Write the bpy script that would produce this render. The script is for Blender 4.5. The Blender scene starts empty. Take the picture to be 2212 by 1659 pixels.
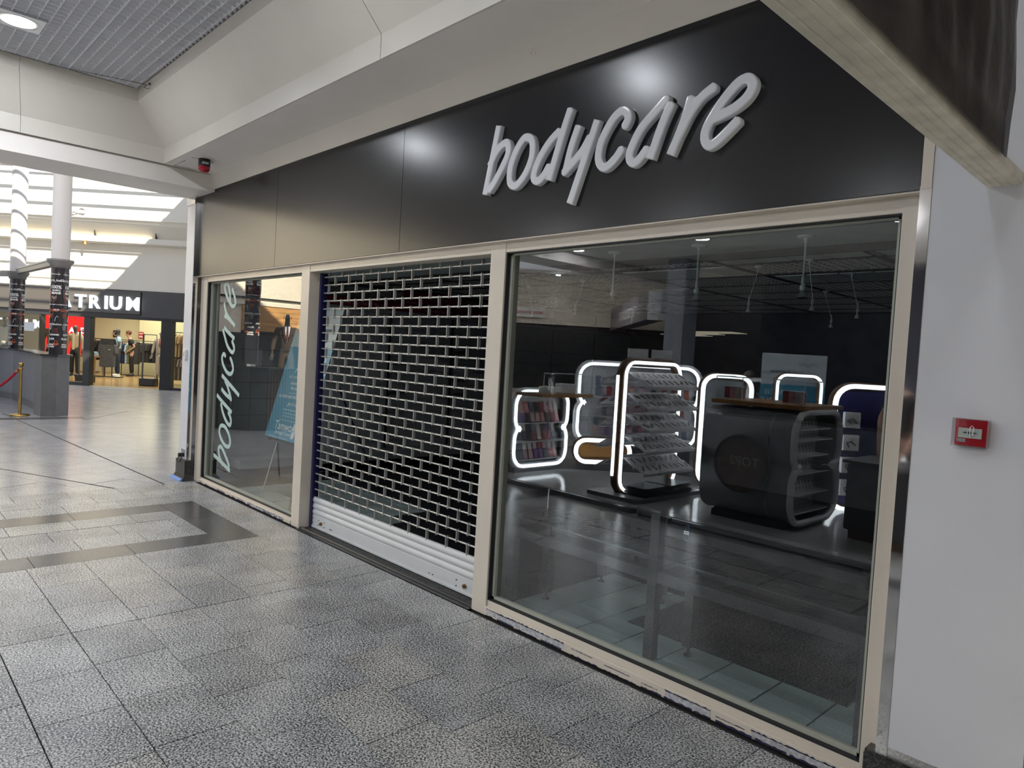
import bpy, bmesh, math, random
from mathutils import Vector, Matrix
R_ = random.Random(7)
sc = bpy.context.scene
COL = sc.collection
PI = math.pi
# ------------------------------------------------------------------ camera
cam = bpy.data.cameras.new('camera'); co = bpy.data.objects.new('camera', cam); COL.objects.link(co)
Rv, Uv, Fv = Vector((0.6886953, 0.72278856, 0.05723184)), Vector((-0.06829551, -0.01391536, 0.99756809)), Vector((-0.7218272, 0.69092913, -0.03977977))
co.matrix_world = Matrix(((Rv.x, Uv.x, -Fv.x, 3.24486), (Rv.y, Uv.y, -Fv.y, -2.87988), (Rv.z, Uv.z, -Fv.z, 1.6), (0, 0, 0, 1)))
cam.sensor_width = 36; cam.lens = 36 * 1508.65 / 2212; cam.clip_start = .02; cam.clip_end = 300
sc.camera = co
# ------------------------------------------------------------------ light and exposure
sc.view_settings.view_transform = 'Standard'; sc.view_settings.look = 'None'
sc.view_settings.gamma = 1; sc.view_settings.use_curve_mapping = False
sc.view_settings.exposure = 0.14
wd = bpy.data.worlds.new('sky'); sc.world = wd; wd.use_nodes = True
wn = wd.node_tree; wn.nodes.clear()
bgd = wn.nodes.new('ShaderNodeBackground'); wo = wn.nodes.new('ShaderNodeOutputWorld')
tc = wn.nodes.new('ShaderNodeTexCoord'); sx = wn.nodes.new('ShaderNodeSeparateXYZ'); cr = wn.nodes.new('ShaderNodeValToRGB')
wn.links.new(tc.outputs['Generated'], sx.inputs[0]); wn.links.new(sx.outputs['Z'], cr.inputs[0])
cr.color_ramp.elements[0].position = 0.0; cr.color_ramp.elements[0].color = (.78, .77, .76, 1)
cr.color_ramp.elements[1].position = 0.6; cr.color_ramp.elements[1].color = (.52, .68, .95, 1)
wn.links.new(cr.outputs[0], bgd.inputs[0]); wn.links.new(bgd.outputs[0], wo.inputs[0])
bgd.inputs[1].default_value = 1.55
WA = math.radians(46.25)
WU = Vector((math.cos(WA), math.sin(WA), 0)); WN = Vector((-math.sin(WA), math.cos(WA), 0))   # along the far wall, and into it
WP = Vector((-20.0, 2.963, 0))
def A(u, d, z): return WP + WU * u + WN * d + Vector((0, 0, z))
sun = bpy.data.lights.new('sun', 'SUN'); so = bpy.data.objects.new('sun', sun); COL.objects.link(so)
sdir = (WU * -1.0 + WN * 1.15 + Vector((0, 0, -1.15))).normalized()
so.rotation_euler = sdir.to_track_quat('-Z', 'Y').to_euler(); sun.energy = 16; sun.angle = .012; sun.color = (1, .90, .68)
def area(name, loc, d, sx_, sy_, e, c=(1, 1, 1), shape='RECTANGLE'):
    l = bpy.data.lights.new(name, 'AREA'); o = bpy.data.objects.new(name, l); COL.objects.link(o)
    l.shape = shape; l.size = sx_; l.size_y = sy_; l.energy = e; l.color = c
    o.location = loc; o.rotation_euler = Vector(d).to_track_quat('-Z', 'Y').to_euler(); return o
area('hall_skylight_fill', (-8.6, -3.2, 6.2), (0, 0, -1), 5.5, 6, 200, (1, .97, .93))  # added soft fill lamp standing in for skylight, brightens floor and soffit
# ------------------------------------------------------------------ materials
MC = {}
def mat(name, col, rough=.5, metal=0, nz=0, nscale=8, bump=0, bscale=60, spec=.5, emit=0, coat=0, rnd=0, col2=None, stretch=None):
    if name in MC: return MC[name]
    m = bpy.data.materials.new(name); m.use_nodes = True; nt = m.node_tree; b = nt.nodes['Principled BSDF']
    c = (*col, 1) if len(col) == 3 else col
    b.inputs['Roughness'].default_value = rough; b.inputs['Metallic'].default_value = metal
    b.inputs['Specular IOR Level'].default_value = spec; b.inputs['Coat Weight'].default_value = coat
    b.inputs['Coat Roughness'].default_value = .08
    b.inputs['Base Color'].default_value = c
    g = nt.nodes.new('ShaderNodeNewGeometry'); mp = nt.nodes.new('ShaderNodeMapping'); nt.links.new(g.outputs['Position'], mp.inputs[0])
    if stretch: mp.inputs['Scale'].default_value = stretch
    if nz or col2:
        n = nt.nodes.new('ShaderNodeTexNoise'); n.inputs['Scale'].default_value = nscale; n.inputs['Detail'].default_value = 5
        nt.links.new(mp.outputs[0], n.inputs['Vector'])
        r = nt.nodes.new('ShaderNodeValToRGB'); nt.links.new(n.outputs['Fac'], r.inputs[0])
        e = r.color_ramp.elements; e[0].position = .32; e[1].position = .69
        e[0].color = (*[max(0, x * (1 - nz)) for x in c[:3]], 1)
        e[1].color = (*(col2 if col2 else [min(1, x * (1 + nz)) for x in c[:3]]), 1)
        src = r.outputs[0]
        nt.links.new(src, b.inputs['Base Color'])
    else: src = None
    if rnd:
        oi = nt.nodes.new('ShaderNodeObjectInfo'); hs = nt.nodes.new('ShaderNodeHueSaturation'); mr = nt.nodes.new('ShaderNodeMapRange')
        mr.inputs['To Min'].default_value = 1 - rnd; mr.inputs['To Max'].default_value = 1 + rnd
        nt.links.new(oi.outputs['Random'], mr.inputs[0]); nt.links.new(mr.outputs[0], hs.inputs['Value'])
        if src: nt.links.new(src, hs.inputs['Color'])
        else: hs.inputs['Color'].default_value = c
        nt.links.new(hs.outputs[0], b.inputs['Base Color'])
    if bump:
        n2 = nt.nodes.new('ShaderNodeTexNoise'); n2.inputs['Scale'].default_value = bscale; n2.inputs['Detail'].default_value = 3
        nt.links.new(mp.outputs[0], n2.inputs['Vector']); bp = nt.nodes.new('ShaderNodeBump'); bp.inputs['Strength'].default_value = bump; bp.inputs['Distance'].default_value = .01
        nt.links.new(n2.outputs['Fac'], bp.inputs['Height']); nt.links.new(bp.outputs[0], b.inputs['Normal'])
    if emit:
        b.inputs['Emission Color'].default_value = c; b.inputs['Emission Strength'].default_value = emit
    MC[name] = m; return m
def granite(name, a, bb, hi, rough, tan=.25):
    m = bpy.data.materials.new(name); m.use_nodes = True; nt = m.node_tree; b = nt.nodes['Principled BSDF']; L = nt.links.new
    g = nt.nodes.new('ShaderNodeNewGeometry')
    n = nt.nodes.new('ShaderNodeTexNoise'); n.inputs['Scale'].default_value = 115; n.inputs['Detail'].default_value = 3; n.inputs['Roughness'].default_value = .62
    L(g.outputs['Position'], n.inputs['Vector'])
    big = nt.nodes.new('ShaderNodeTexNoise'); big.inputs['Scale'].default_value = 3.2; big.inputs['Detail'].default_value = 4; L(g.outputs['Position'], big.inputs['Vector'])
    ad = nt.nodes.new('ShaderNodeMath'); ad.operation = 'MULTIPLY_ADD'; ad.inputs[1].default_value = .13; L(big.outputs['Fac'], ad.inputs[0]); L(n.outputs['Fac'], ad.inputs[2])
    r = nt.nodes.new('ShaderNodeValToRGB'); L(ad.outputs[0], r.inputs[0]); e = r.color_ramp.elements
    e[0].position = .475; e[0].color = (*a, 1); e[1].position = .69; e[1].color = (*hi, 1)
    k = e.new(.57); k.color = (*bb, 1)
    oi = nt.nodes.new('ShaderNodeObjectInfo')
    mr = nt.nodes.new('ShaderNodeMapRange'); mr.inputs['To Min'].default_value = .86; mr.inputs['To Max'].default_value = 1.14; L(oi.outputs['Random'], mr.inputs[0])
    hs = nt.nodes.new('ShaderNodeHueSaturation'); L(mr.outputs[0], hs.inputs['Value']); L(r.outputs[0], hs.inputs['Color'])
    gt = nt.nodes.new('ShaderNodeMath'); gt.operation = 'GREATER_THAN'; gt.inputs[1].default_value = .84; L(oi.outputs['Random'], gt.inputs[0])
    ml = nt.nodes.new('ShaderNodeMath'); ml.operation = 'MULTIPLY'; ml.inputs[1].default_value = tan; L(gt.outputs[0], ml.inputs[0])
    mx = nt.nodes.new('ShaderNodeMixRGB'); mx.blend_type = 'MULTIPLY'; mx.inputs[2].default_value = (.86, .76, .58, 1); L(ml.outputs[0], mx.inputs[0]); L(hs.outputs[0], mx.inputs[1])
    L(mx.outputs[0], b.inputs['Base Color'])
    b.inputs['Roughness'].default_value = rough
    rr = nt.nodes.new('ShaderNodeMapRange'); rr.inputs['To Min'].default_value = rough - .02; rr.inputs['To Max'].default_value = rough + .05; L(big.outputs['Fac'], rr.inputs[0]); L(rr.outputs[0], b.inputs['Roughness'])
    MC[name] = m; return m
M_gran = granite('granite', (.035, .036, .04), (.33, .335, .34), (.70, .70, .69), .24)
M_dgran = granite('dark_granite', (.045, .045, .05), (.075, .075, .08), (.13, .13, .135), .2, 0)
M_bgran = granite('black_granite', (.014, .014, .014), (.03, .029, .028), (.09, .085, .08), .3, 0)
cream = mat('cream_gloss', (.66, .59, .50), .32, nz=.04, nscale=3, bump=.12, bscale=25)
soff = mat('soffit_paint', (.87, .815, .76), .5, nz=.03, nscale=2)
soff2 = mat('coffer_paint', (.74, .69, .615), .38, nz=.03, nscale=2)
whitep = mat('white_panel', (.66, .665, .70), .45, nz=.02, nscale=4)
grout = mat('grout', (.035, .033, .032), .8)
black = mat('black', (.012, .012, .014), .5)
blackp = mat('black_plastic', (.02, .02, .022), .3)
steel = mat('stainless', (.78, .76, .74), .06, 1, bump=.05, bscale=4)
alu = mat('aluminium', (.62, .62, .6), .33, 1, nz=.05, nscale=30)
gunm = mat('grille_metal', (.62, .61, .58), .35, .45)
chip = mat('chipped_navy', (.02, .02, .06), .6, nz=.5, nscale=40)
navy = mat('navy_rail', (.018, .017, .085), .4)
letter = mat('white_acrylic', (.72, .73, .76), .12, coat=.6)
white = mat('white_plastic', (.75, .75, .74), .4)
def fascia_mat():
    m = mat('fascia_black', (.012, .012, .014), .235, spec=.42)
    return m
fasc = fascia_mat()
def glassmat(name, extra, tint=(1, 1, 1), k=2.0):
    m = bpy.data.materials.new(name); m.use_nodes = True; nt = m.node_tree; nt.nodes.clear(); L = nt.links.new
    o = nt.nodes.new('ShaderNodeOutputMaterial'); mx = nt.nodes.new('ShaderNodeMixShader'); t = nt.nodes.new('ShaderNodeBsdfTransparent'); g = nt.nodes.new('ShaderNodeBsdfGlossy')
    f = nt.nodes.new('ShaderNodeFresnel'); f.inputs['IOR'].default_value = 1.5
    ge = nt.nodes.new('ShaderNodeNewGeometry'); inv = nt.nodes.new('ShaderNodeMath'); inv.operation = 'SUBTRACT'; inv.inputs[0].default_value = 1; L(ge.outputs['Backfacing'], inv.inputs[1])
    ma = nt.nodes.new('ShaderNodeMath'); ma.operation = 'MULTIPLY_ADD'; ma.inputs[1].default_value = k; ma.inputs[2].default_value = extra; L(f.outputs[0], ma.inputs[0])
    mu = nt.nodes.new('ShaderNodeMath'); mu.operation = 'MULTIPLY'; mu.use_clamp = True; L(ma.outputs[0], mu.inputs[0]); L(inv.outputs[0], mu.inputs[1])
    t.inputs[0].default_value = (*tint, 1); g.inputs['Roughness'].default_value = 0.0
    L(mu.outputs[0], mx.inputs[0]); L(t.outputs[0], mx.inputs[1]); L(g.outputs[0], mx.inputs[2]); L(mx.outputs[0], o.inputs[0]); MC[name] = m; return m
glass = glassmat('shop_glass', .07, (.95, .985, .98))
acryl = glassmat('acrylic', .0, (.93, .95, .95), 1.2)
def emis(name, c, s):
    m = bpy.data.materials.new(name); m.use_nodes = True; nt = m.node_tree; nt.nodes.clear()
    o = nt.nodes.new('ShaderNodeOutputMaterial'); e = nt.nodes.new('ShaderNodeEmission'); e.inputs[0].default_value = (*c, 1); e.inputs[1].default_value = s
    nt.links.new(e.outputs[0], o.inputs[0]); MC[name] = m; return m
led = emis('led_white', (.86, .95, 1), 10.5)
# ------------------------------------------------------------------ helpers
class B:
    def __init__(s): s.v = []; s.f = []; s.sm = []
    def add(s, vs, fs, smooth=False):
        n = len(s.v); s.v += [Vector(p) for p in vs]; s.f += [tuple(i + n for i in f) for f in fs]; s.sm += [smooth] * len(fs); return s
    def box(s, x0, x1, y0, y1, z0, z1, M=None, bev=0):
        if x0 > x1: x0, x1 = x1, x0
        if y0 > y1: y0, y1 = y1, y0
        if z0 > z1: z0, z1 = z1, z0
        vs = [Vector((x, y, z)) for z in (z0, z1) for y in (y0, y1) for x in (x0, x1)]
        if M: vs = [M @ v for v in vs]
        return s.add(vs, [(0, 2, 3, 1), (4, 5, 7, 6), (0, 1, 5, 4), (2, 6, 7, 3), (0, 4, 6, 2), (1, 3, 7, 5)])
    def beam(s, a, b, w, h=None, up=(0, 0, 1)):
        a, b = Vector(a), Vector(b); h = h or w; d = (b - a).normalized(); up = Vector(up)
        if abs(d.dot(up)) > .98: up = Vector((1, 0, 0))
        r = d.cross(up).normalized(); u = r.cross(d)
        vs = [p + r * (i * w / 2) + u * (j * h / 2) for p in (a, b) for j in (-1, 1) for i in (-1, 1)]
        return s.add(vs, [(0, 1, 3, 2), (4, 6, 7, 5), (0, 4, 5, 1), (2, 3, 7, 6), (0, 2, 6, 4), (1, 5, 7, 3)])
    def tube(s, pts, r, n=8, closed=False, cap=True):
        pts = [Vector(p) for p in pts]; m = len(pts); rr = r if isinstance(r, (list, tuple)) else [r] * m
        rings = []; pu = None
        for i, p in enumerate(pts):
            if closed: d = pts[(i + 1) % m] - pts[i - 1]
            else: d = pts[min(i + 1, m - 1)] - pts[max(i - 1, 0)]
            d.normalize()
            if pu is None: pu = Vector((0, 0, 1)) if abs(d.z) < .9 else Vector((1, 0, 0))
            rt = d.cross(pu).normalized(); u = rt.cross(d).normalized(); pu = u
            rings.append([p + rt * math.cos(2 * PI * k / n) * rr[i] + u * math.sin(2 * PI * k / n) * rr[i] for k in range(n)])
        vs = [v for g in rings for v in g]; fs = []
        for i in range(m if closed else m - 1):
            j = (i + 1) % m
            for k in range(n): fs.append((i * n + k, i * n + (k + 1) % n, j * n + (k + 1) % n, j * n + k))
        s.add(vs, fs, True)
        if cap and not closed: s.add(rings[0], [tuple(range(n))[::-1]]); s.add(rings[-1], [tuple(range(n))])
        return s
    def cyl(s, a, b, r, n=16, r2=None): return s.tube([a, b], [r, r if r2 is None else r2], n)
    def lathe(s, prof, c=(0, 0, 0), n=24, a0=0, a1=2 * PI):
        c = Vector(c); full = abs(a1 - a0 - 2 * PI) < 1e-6; m = n if full else n + 1
        vs = [c + Vector((r * math.cos(a0 + (a1 - a0) * k / n), r * math.sin(a0 + (a1 - a0) * k / n), z)) for r, z in prof for k in range(m)]
        fs = []
        for i in range(len(prof) - 1):
            for k in range(n):
                k2 = (k + 1) % m; fs.append((i * m + k, i * m + k2, (i + 1) * m + k2, (i + 1) * m + k))
        return s.add(vs, fs, True)
    def prism(s, poly, M, t):
        n = len(poly); vs = [M @ Vector((x, y, 0)) for x, y in poly] + [M @ Vector((x, y, t)) for x, y in poly]
        return s.add(vs, [tuple(range(n))[::-1], tuple(range(n, 2 * n))] + [(i, (i + 1) % n, n + (i + 1) % n, n + i) for i in range(n)])
    def sph(s, c, r, n=10, sc_=(1, 1, 1)):
        c = Vector(c); m = n // 2 + 1
        vs = [c + Vector((r * sc_[0] * math.sin(PI * i / m) * math.cos(2 * PI * k / n), r * sc_[1] * math.sin(PI * i / m) * math.sin(2 * PI * k / n), r * sc_[2] * math.cos(PI * i / m))) for i in range(m + 1) for k in range(n)]
        return s.add(vs, [(i * n + k, (i + 1) * n + k, (i + 1) * n + (k + 1) % n, i * n + (k + 1) % n) for i in range(m) for k in range(n)], True)
    def mesh(s, name, m, bev=0):
        me = bpy.data.meshes.new(name); me.from_pydata([tuple(v) for v in s.v], [], s.f); me.polygons.foreach_set('use_smooth', s.sm)
        bm = bmesh.new(); bm.from_mesh(me)
        if bev:
            bmesh.ops.bevel(bm, geom=[e for e in bm.edges if len(e.link_faces) == 2 and e.calc_face_angle(0) > .6], offset=bev, segments=2, affect='EDGES', profile=.6)
        bmesh.ops.recalc_face_normals(bm, faces=bm.faces); bm.to_mesh(me); bm.free()
        me.materials.append(m); return me
def obj(name, b, m=None, parent=None, bev=0, **kw):
    me = b.mesh(name, m, bev) if isinstance(b, B) else b
    o = bpy.data.objects.new(name, me); COL.objects.link(o)
    if parent: o.parent = parent
    for k, v in kw.items(): o[k] = v
    return o
def tag(o, label, cat, group=None):
    o['label'] = label; o['category'] = cat
    if group: o['group'] = group
    return o
def thing(name, label, cat, loc=(0, 0, 0), rz=0, group=None):
    o = bpy.data.objects.new(name, None); COL.objects.link(o); o.location = loc; o.rotation_euler = (0, 0, rz); o.empty_display_size = .1
    return tag(o, label, cat, group)
def struct(name, b, m, parent=None, **kw):
    o = obj(name, b, m, parent, **kw); o['kind'] = 'structure'; return o
def semp(name):
    o = bpy.data.objects.new(name, None); COL.objects.link(o); o['kind'] = 'structure'; return o
def copy_tree(o, parent=None):
    c = o.copy(); COL.objects.link(c)
    if parent: c.parent = parent; c.matrix_parent_inverse = o.matrix_parent_inverse
    for ch in list(o.children): copy_tree(ch, c)
    return c
def frame(o, x, y):           # matrix with origin o and axes x, y
    x = Vector(x).normalized(); y = Vector(y); y = (y - x * x.dot(y)).normalized(); z = x.cross(y)
    return Matrix(((x.x, y.x, z.x, o[0]), (x.y, y.y, z.y, o[1]), (x.z, y.z, z.z, o[2]), (0, 0, 0, 1)))
_dg = [None]
def text_mesh(s, size, ext=0, bold=0, shear=0, fn=None, M=None, align='LEFT', spacing=1, mat_=None, name='lettering', sx=1):
    c = bpy.data.curves.new('t', 'FONT'); c.body = s; c.size = size; c.extrude = ext; c.offset = bold; c.shear = shear; c.align_x = align; c.space_character = spacing; c.resolution_u = 3
    o = bpy.data.objects.new('t', c); COL.objects.link(o); dg = bpy.context.evaluated_depsgraph_get(); dg.update()
    me = bpy.data.meshes.new_from_object(o.evaluated_get(dg)); bpy.data.objects.remove(o); bpy.data.curves.remove(c)
    for v in me.vertices:
        p = Vector((v.co.x * sx, v.co.y, v.co.z)); v.co = fn(p) if fn else (M @ p if M else p)
    me.materials.clear(); me.materials.append(mat_); me.name = name; return me
def ribbon(b, pts, w, d, O, ax, az, an, ch=.012, res=5):
    """a letter stroke: smooth the points, sweep a chamfered strip of width w and depth d"""
    P = [Vector(p) for p in pts]
    if len(P) > 2:
        Q = []
        for i in range(len(P) - 1):
            p0 = P[max(i - 1, 0)]; p1 = P[i]; p2 = P[i + 1]; p3 = P[min(i + 2, len(P) - 1)]
            for k in range(res):
                t = k / res; Q.append(.5 * ((2 * p1) + (p2 - p0) * t + (2 * p0 - 5 * p1 + 4 * p2 - p3) * t * t + (3 * p1 - p0 - 3 * p2 + p3) * t ** 3))
        Q.append(P[-1]); P = Q
    prof = [(-w / 2, 0), (-w / 2, d - ch), (-w / 2 + ch, d), (w / 2 - ch, d), (w / 2, d - ch), (w / 2, 0)] if ch else [(-w / 2, 0), (-w / 2, d), (w / 2, d), (w / 2, 0)]
    vs = []; n = len(prof)
    for i, p in enumerate(P):
        t = (P[min(i + 1, len(P) - 1)] - P[max(i - 1, 0)]).normalized(); nn = Vector((-t.y, t.x))
        for a_, h in prof:
            q = p + nn * a_; vs.append(Vector(O) + Vector(ax) * q.x + Vector(az) * q.y + Vector(an) * h)
    fs = [(i * n + k, i * n + k + 1, (i + 1) * n + k + 1, (i + 1) * n + k) for i in range(len(P) - 1) for k in range(n - 1)]
    fs += [tuple(range(n)), tuple(range((len(P) - 1) * n, len(P) * n))[::-1]]
    b.add(vs, fs)

import numpy as np
def brush_letter(strokes, w, depth, bev=.007, res=.0045):
    """one solid brush letter: the union of its strokes, with a rounded front edge; local x, z in the board, front towards -y"""
    segs = []
    for pts in strokes:
        P = [np.array(p, float) for p in pts]
        if len(P) > 2:
            Q = []
            for i in range(len(P) - 1):
                p0, p1, p2, p3 = P[max(i - 1, 0)], P[i], P[i + 1], P[min(i + 2, len(P) - 1)]
                for k in range(5):
                    t = k / 5; Q.append(.5 * (2 * p1 + (p2 - p0) * t + (2 * p0 - 5 * p1 + 4 * p2 - p3) * t * t + (3 * p1 - p0 - 3 * p2 + p3) * t ** 3))
            P = Q + [P[-1]]
        segs += [(P[i], P[i + 1], i == 0, i == len(P) - 2) for i in range(len(P) - 1)]
    al = np.array([q for s_ in segs for q in s_[:2]]); lo, hi = al.min(0) - w, al.max(0) + w
    nx, nz = int((hi[0] - lo[0]) / res) + 1, int((hi[1] - lo[1]) / res) + 1
    X, Z = np.meshgrid(lo[0] + res * np.arange(nx), lo[1] + res * np.arange(nz), indexing='ij')
    def sdf(X, Z):
        D = np.full(X.shape, 9.)
        for a, b_, f0, f1 in segs:
            d = b_ - a; L2 = d @ d + 1e-12; L = L2 ** .5
            t = ((X - a[0]) * d[0] + (Z - a[1]) * d[1]) / L2; tc_ = np.clip(t, 0, 1)
            px, pz = X - a[0] - tc_ * d[0], Z - a[1] - tc_ * d[1]; r = np.hypot(px, pz)
            if f0 or f1:      # square-cut ends
                over = np.where(t < 0, -t * L if f0 else 0, 0) + np.where(t > 1, (t - 1) * L if f1 else 0, 0)
                perp = np.abs((X - a[0]) * d[1] - (Z - a[1]) * d[0]) / L
                r = np.where(over > 0, np.maximum(perp, over + w / 2 - .003), r)
            D = np.minimum(D, r)
        return D
    D = sdf(X, Z)
    inside = D < w / 2
    cell = inside[:-1, :-1] | inside[1:, :-1] | inside[:-1, 1:] | inside[1:, 1:]
    for _ in range(2):
        e = 1e-4; gx = (sdf(X + e, Z) - sdf(X - e, Z)) / (2 * e); gz = (sdf(X, Z + e) - sdf(X, Z - e)) / (2 * e); n = np.hypot(gx, gz) + 1e-9
        m = D > w / 2; mv = np.clip(D - w / 2, 0, res * 1.5); X = np.where(m, X - gx / n * mv, X); Z = np.where(m, Z - gz / n * mv, Z); D = sdf(X, Z)
    q = np.clip((D - (w / 2 - bev)) / bev, 0, 1); H = depth - bev * (1 - np.sqrt(1 - q * q))
    idx = {}; vs = []; fs = []
    def vid(i, j):
        if (i, j) not in idx: idx[(i, j)] = len(vs); vs.append((float(X[i, j]), -float(H[i, j]), float(Z[i, j])))
        return idx[(i, j)]
    ed = {}
    for i, j in zip(*np.nonzero(cell)):
        f = (vid(i, j), vid(i + 1, j), vid(i + 1, j + 1), vid(i, j + 1)); fs.append(f)
        for k in range(4): a, c = f[k], f[(k + 1) % 4]; ed[(a, c)] = 1
    back = {}
    def bk(v):
        if v not in back: back[v] = len(vs); vs.append((vs[v][0], 0., vs[v][2]))
        return back[v]
    for a, c in list(ed):
        if (c, a) not in ed: fs.append((c, a, bk(a), bk(c)))
    b = B(); b.add(vs, fs, True); return b
# ================================================================== floor of the mall
fl_ = semp('floor')
sub = B().box(-45, 12, -16, 14, -.08, -.012); struct('floor_bed', sub, grout, fl_)
TC = {}
def tile(x0, x1, y0, y1, m=M_gran, name='granite_tile', j=.0045, z=0, h=.012, par=fl_, jy=None):
    w, d = round(x1 - x0, 3), round(y1 - y0, 3); jy = j if jy is None else jy
    k = (w, d, name, m.name)
    if k not in TC:
        TC[k] = B().box(-w / 2 + j / 2, w / 2 - j / 2, -d / 2 + jy / 2, d / 2 - jy / 2, -h, 0).mesh(name, m)
    o = bpy.data.objects.new(name, TC[k]); COL.objects.link(o); o.parent = par; o.location = ((x0 + x1) / 2, (y0 + y1) / 2, z + R_.uniform(-.0006, .0003)); return o
rows = [-.045, -.372, -.697, -1.015, -1.337, -1.662, -1.99, -2.31, -2.64]
offs = [.585, -.03, .135, .0, .165, -.03, .0, .2]
for i in range(8):
    y1, y0 = rows[i], rows[i + 1]; x = offs[i]
    while x > -.95: x -= .45
    x += .45; a = -.952
    if x - a < .12: x += .45
    while a < 3.1:
        tile(a, min(x, 3.2), y0, y1, jy=.006 if i in (6, 7) else .003); a = x; x += .45
for i in range(8):
    y1, y0 = rows[i], rows[i + 1]; xs = [-2.25, -1.80 if i % 2 else -1.58, -1.36 if i % 2 else -1.14, -.955]
    if i == 7: xs = [-2.25, -1.8, -1.37, -.955]
    for a, b_ in zip(xs, xs[1:]): tile(a, b_, y0, y1)
for a in [-4.73 + .45 * k for k in range(6)]: tile(a, min(a + .45, -2.25), -.39, -.045)
def band(x0, x1, y0, y1): tile(x0, x1, y0, y1, M_dgran, 'dark_band_tile', .004)
for k in range(4): band(-2.55, -2.25, -.70 - .62 * (k + 1), -.70 - .62 * k); band(-3.79, -3.49, -.70 - .75 * (k + 1), -.70 - .75 * k)
band(-3.79, -3.1, -.70, -.39); band(-3.1, -2.25, -.70, -.39)
for c_, x0 in enumerate((-3.49, -3.17, -2.86)):
    y = -.70 - (.35, .12, .0)[c_]
    tile(x0, x0 + .315, y, -.70) if c_ < 2 else None
    for k in range(5): tile(x0, x0 + .315, y - .45 * (k + 1), y - .45 * k)
for c_, x0 in enumerate((-4.73, -4.42, -4.105)):
    y = -.39
    for k in range(6): tile(x0, x0 + .313, y - .45 * (k + 1) + (.15 * c_ if k else .15 * c_), y - .45 * k + (.15 * c_ if k else 0))
# remaining paving: too far or too small to tell apart, still real slabs with joints
b = B()
def pave(b, x0, x1, y0, y1, w, d, ang=0, org=(0, 0), clip=None):
    ca, sa = math.cos(ang), math.sin(ang); r = 0; y = y0
    while y < y1 - .01:
        x = x0 + (w / 2 if r % 2 else 0)
        while x < x1 - .01:
            cx, cy = org[0] + ca * (x + w / 2) - sa * (y + d / 2), org[1] + sa * (x + w / 2) + ca * (y + d / 2)
            if clip is None or clip(cx, cy):
                M = Matrix.Translation((cx, cy, 0)) @ Matrix.Rotation(ang, 4, 'Z')
                b.box(-w / 2 + .002, w / 2 - .002, -d / 2 + .002, d / 2 - .002, -.012, -.0005, M)
            x += w
        y += d; r += 1
pave(b, 3.2, 7.4, -2.64, -.045, .45, .3244)
pave(b, -4.73, 7.4, -9.0, -2.9, .6, .6, clip=lambda x, y: y < -2.64)
o = struct('granite_paving', b, M_gran, fl_); o['kind'] = 'stuff'
M_far = granite('pale_granite', (.2, .205, .22), (.36, .37, .40), (.55, .555, .58), .2, 0)
struct('atrium_screed', B().box(-32, -4.737, -15, 13, -.03, -.0025), M_far, fl_)
b = B(); pave(b, -18, 14, -12, 12, .9, .6, math.radians(24.6), (-14, -2), clip=lambda x, y: x < -5.0 and (Vector((x, y, 0)) - WP).dot(WN) < -.1 and y > -14)
b.box(-5.05, -4.735, -9, -.0, -.012, -.0016)
o = struct('atrium_paving', b, M_far, fl_); o['kind'] = 'stuff'
b = B()
for p, q in (((-6.38, -1.6), (-4.735, -.847)), ((-14, -5.1), (-6.38, -1.6)), ((-12.6, -.75), (-4.735, -.36)), ((-11.2, .25), (-12.7, 1.4))): b.beam((*p, .0002), (*q, .0002), .018, .0012)
struct('movement_joint', b, grout, fl_)
# ================================================================== shop front
fr = semp('trim_1')
def post(x0, x1, nm='post', y0=-.012, y1=.13, z0=0, z1=2.29): return struct(nm, B().box(x0, x1, y0, y1, z0, z1), cream, fr, bev=.004) if False else obj(nm, B().box(x0, x1, y0, y1, z0, z1), cream, fr, .004, kind='structure')
post(-4.80, -4.68); post(-2.475, -2.33, y1=.115); post(-.005, .128, y1=.11); post(2.315, 2.388)
obj('header', B().box(-4.80, 2.388, -.008, .11, 2.222, 2.286), cream, fr, .003, kind='structure')
def sill(x0, x1, zt):
    obj('sill', B().box(x0, x1, 0, .11, 0, zt).box(x0, x1, -.022, 0, .008, zt * .62), cream, fr, .003, kind='structure')
    zl = zt * .62
    Mx = Matrix(((1, 0, 0, 0), (0, 0, -1, -.0222), (0, 1, 0, 0), (0, 0, 0, 1)))
    def flake(xa, xb, za, zb, jag, m, nm, t_=.0012):
        n = max(5, int((xb - xa) / .012)); b = B()
        top = [(xa + (xb - xa) * i / n, zb + R_.uniform(-jag, jag) * (0 < i < n)) for i in range(n + 1)]; bot = [(xa + (xb - xa) * i / n, za + R_.uniform(0, jag * .6)) for i in range(n + 1)]
        for i in range(n): b.prism([bot[i], bot[i + 1], top[i + 1], top[i]], Mx, t_)
        obj(nm, b, m, fr, kind='structure')
    L_ = x1 - x0
    for a, c, za, zb in ((.01, .30, .30, .80), (.60, .71, .25, .75), (.80, 1.0, .2, .7)) if x0 > 0 else ((.60, .95, .2, .75),):
        flake(x0 + L_ * a, x0 + L_ * c, zl * za, zl * zb, .003, undc, 'bare_patch'); flake(x0 + L_ * a, x0 + L_ * c, zl * zb, zl * (zb + .10), .004, chip, 'chipped_edge', .0014)
    x = x0 + .02
    while x < x1 - .1:
        w = R_.uniform(.04, .22); flake(x, x + w, .009, R_.uniform(.012, .02), .003, chip, 'chipped_edge', .0016)
        if R_.random() < .6: q = R_.uniform(.55, .95) * zl; flake(x, x + w * .8, q - .003, q, .0016, chip, 'chipped_edge', .0016)
        x += w + R_.uniform(.01, .08)
undc = mat('bare_undercoat', (.46, .46, .48), .6, nz=.35, nscale=55)
sill(-4.68, -2.475, .062); sill(.128, 2.315, .096)
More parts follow.
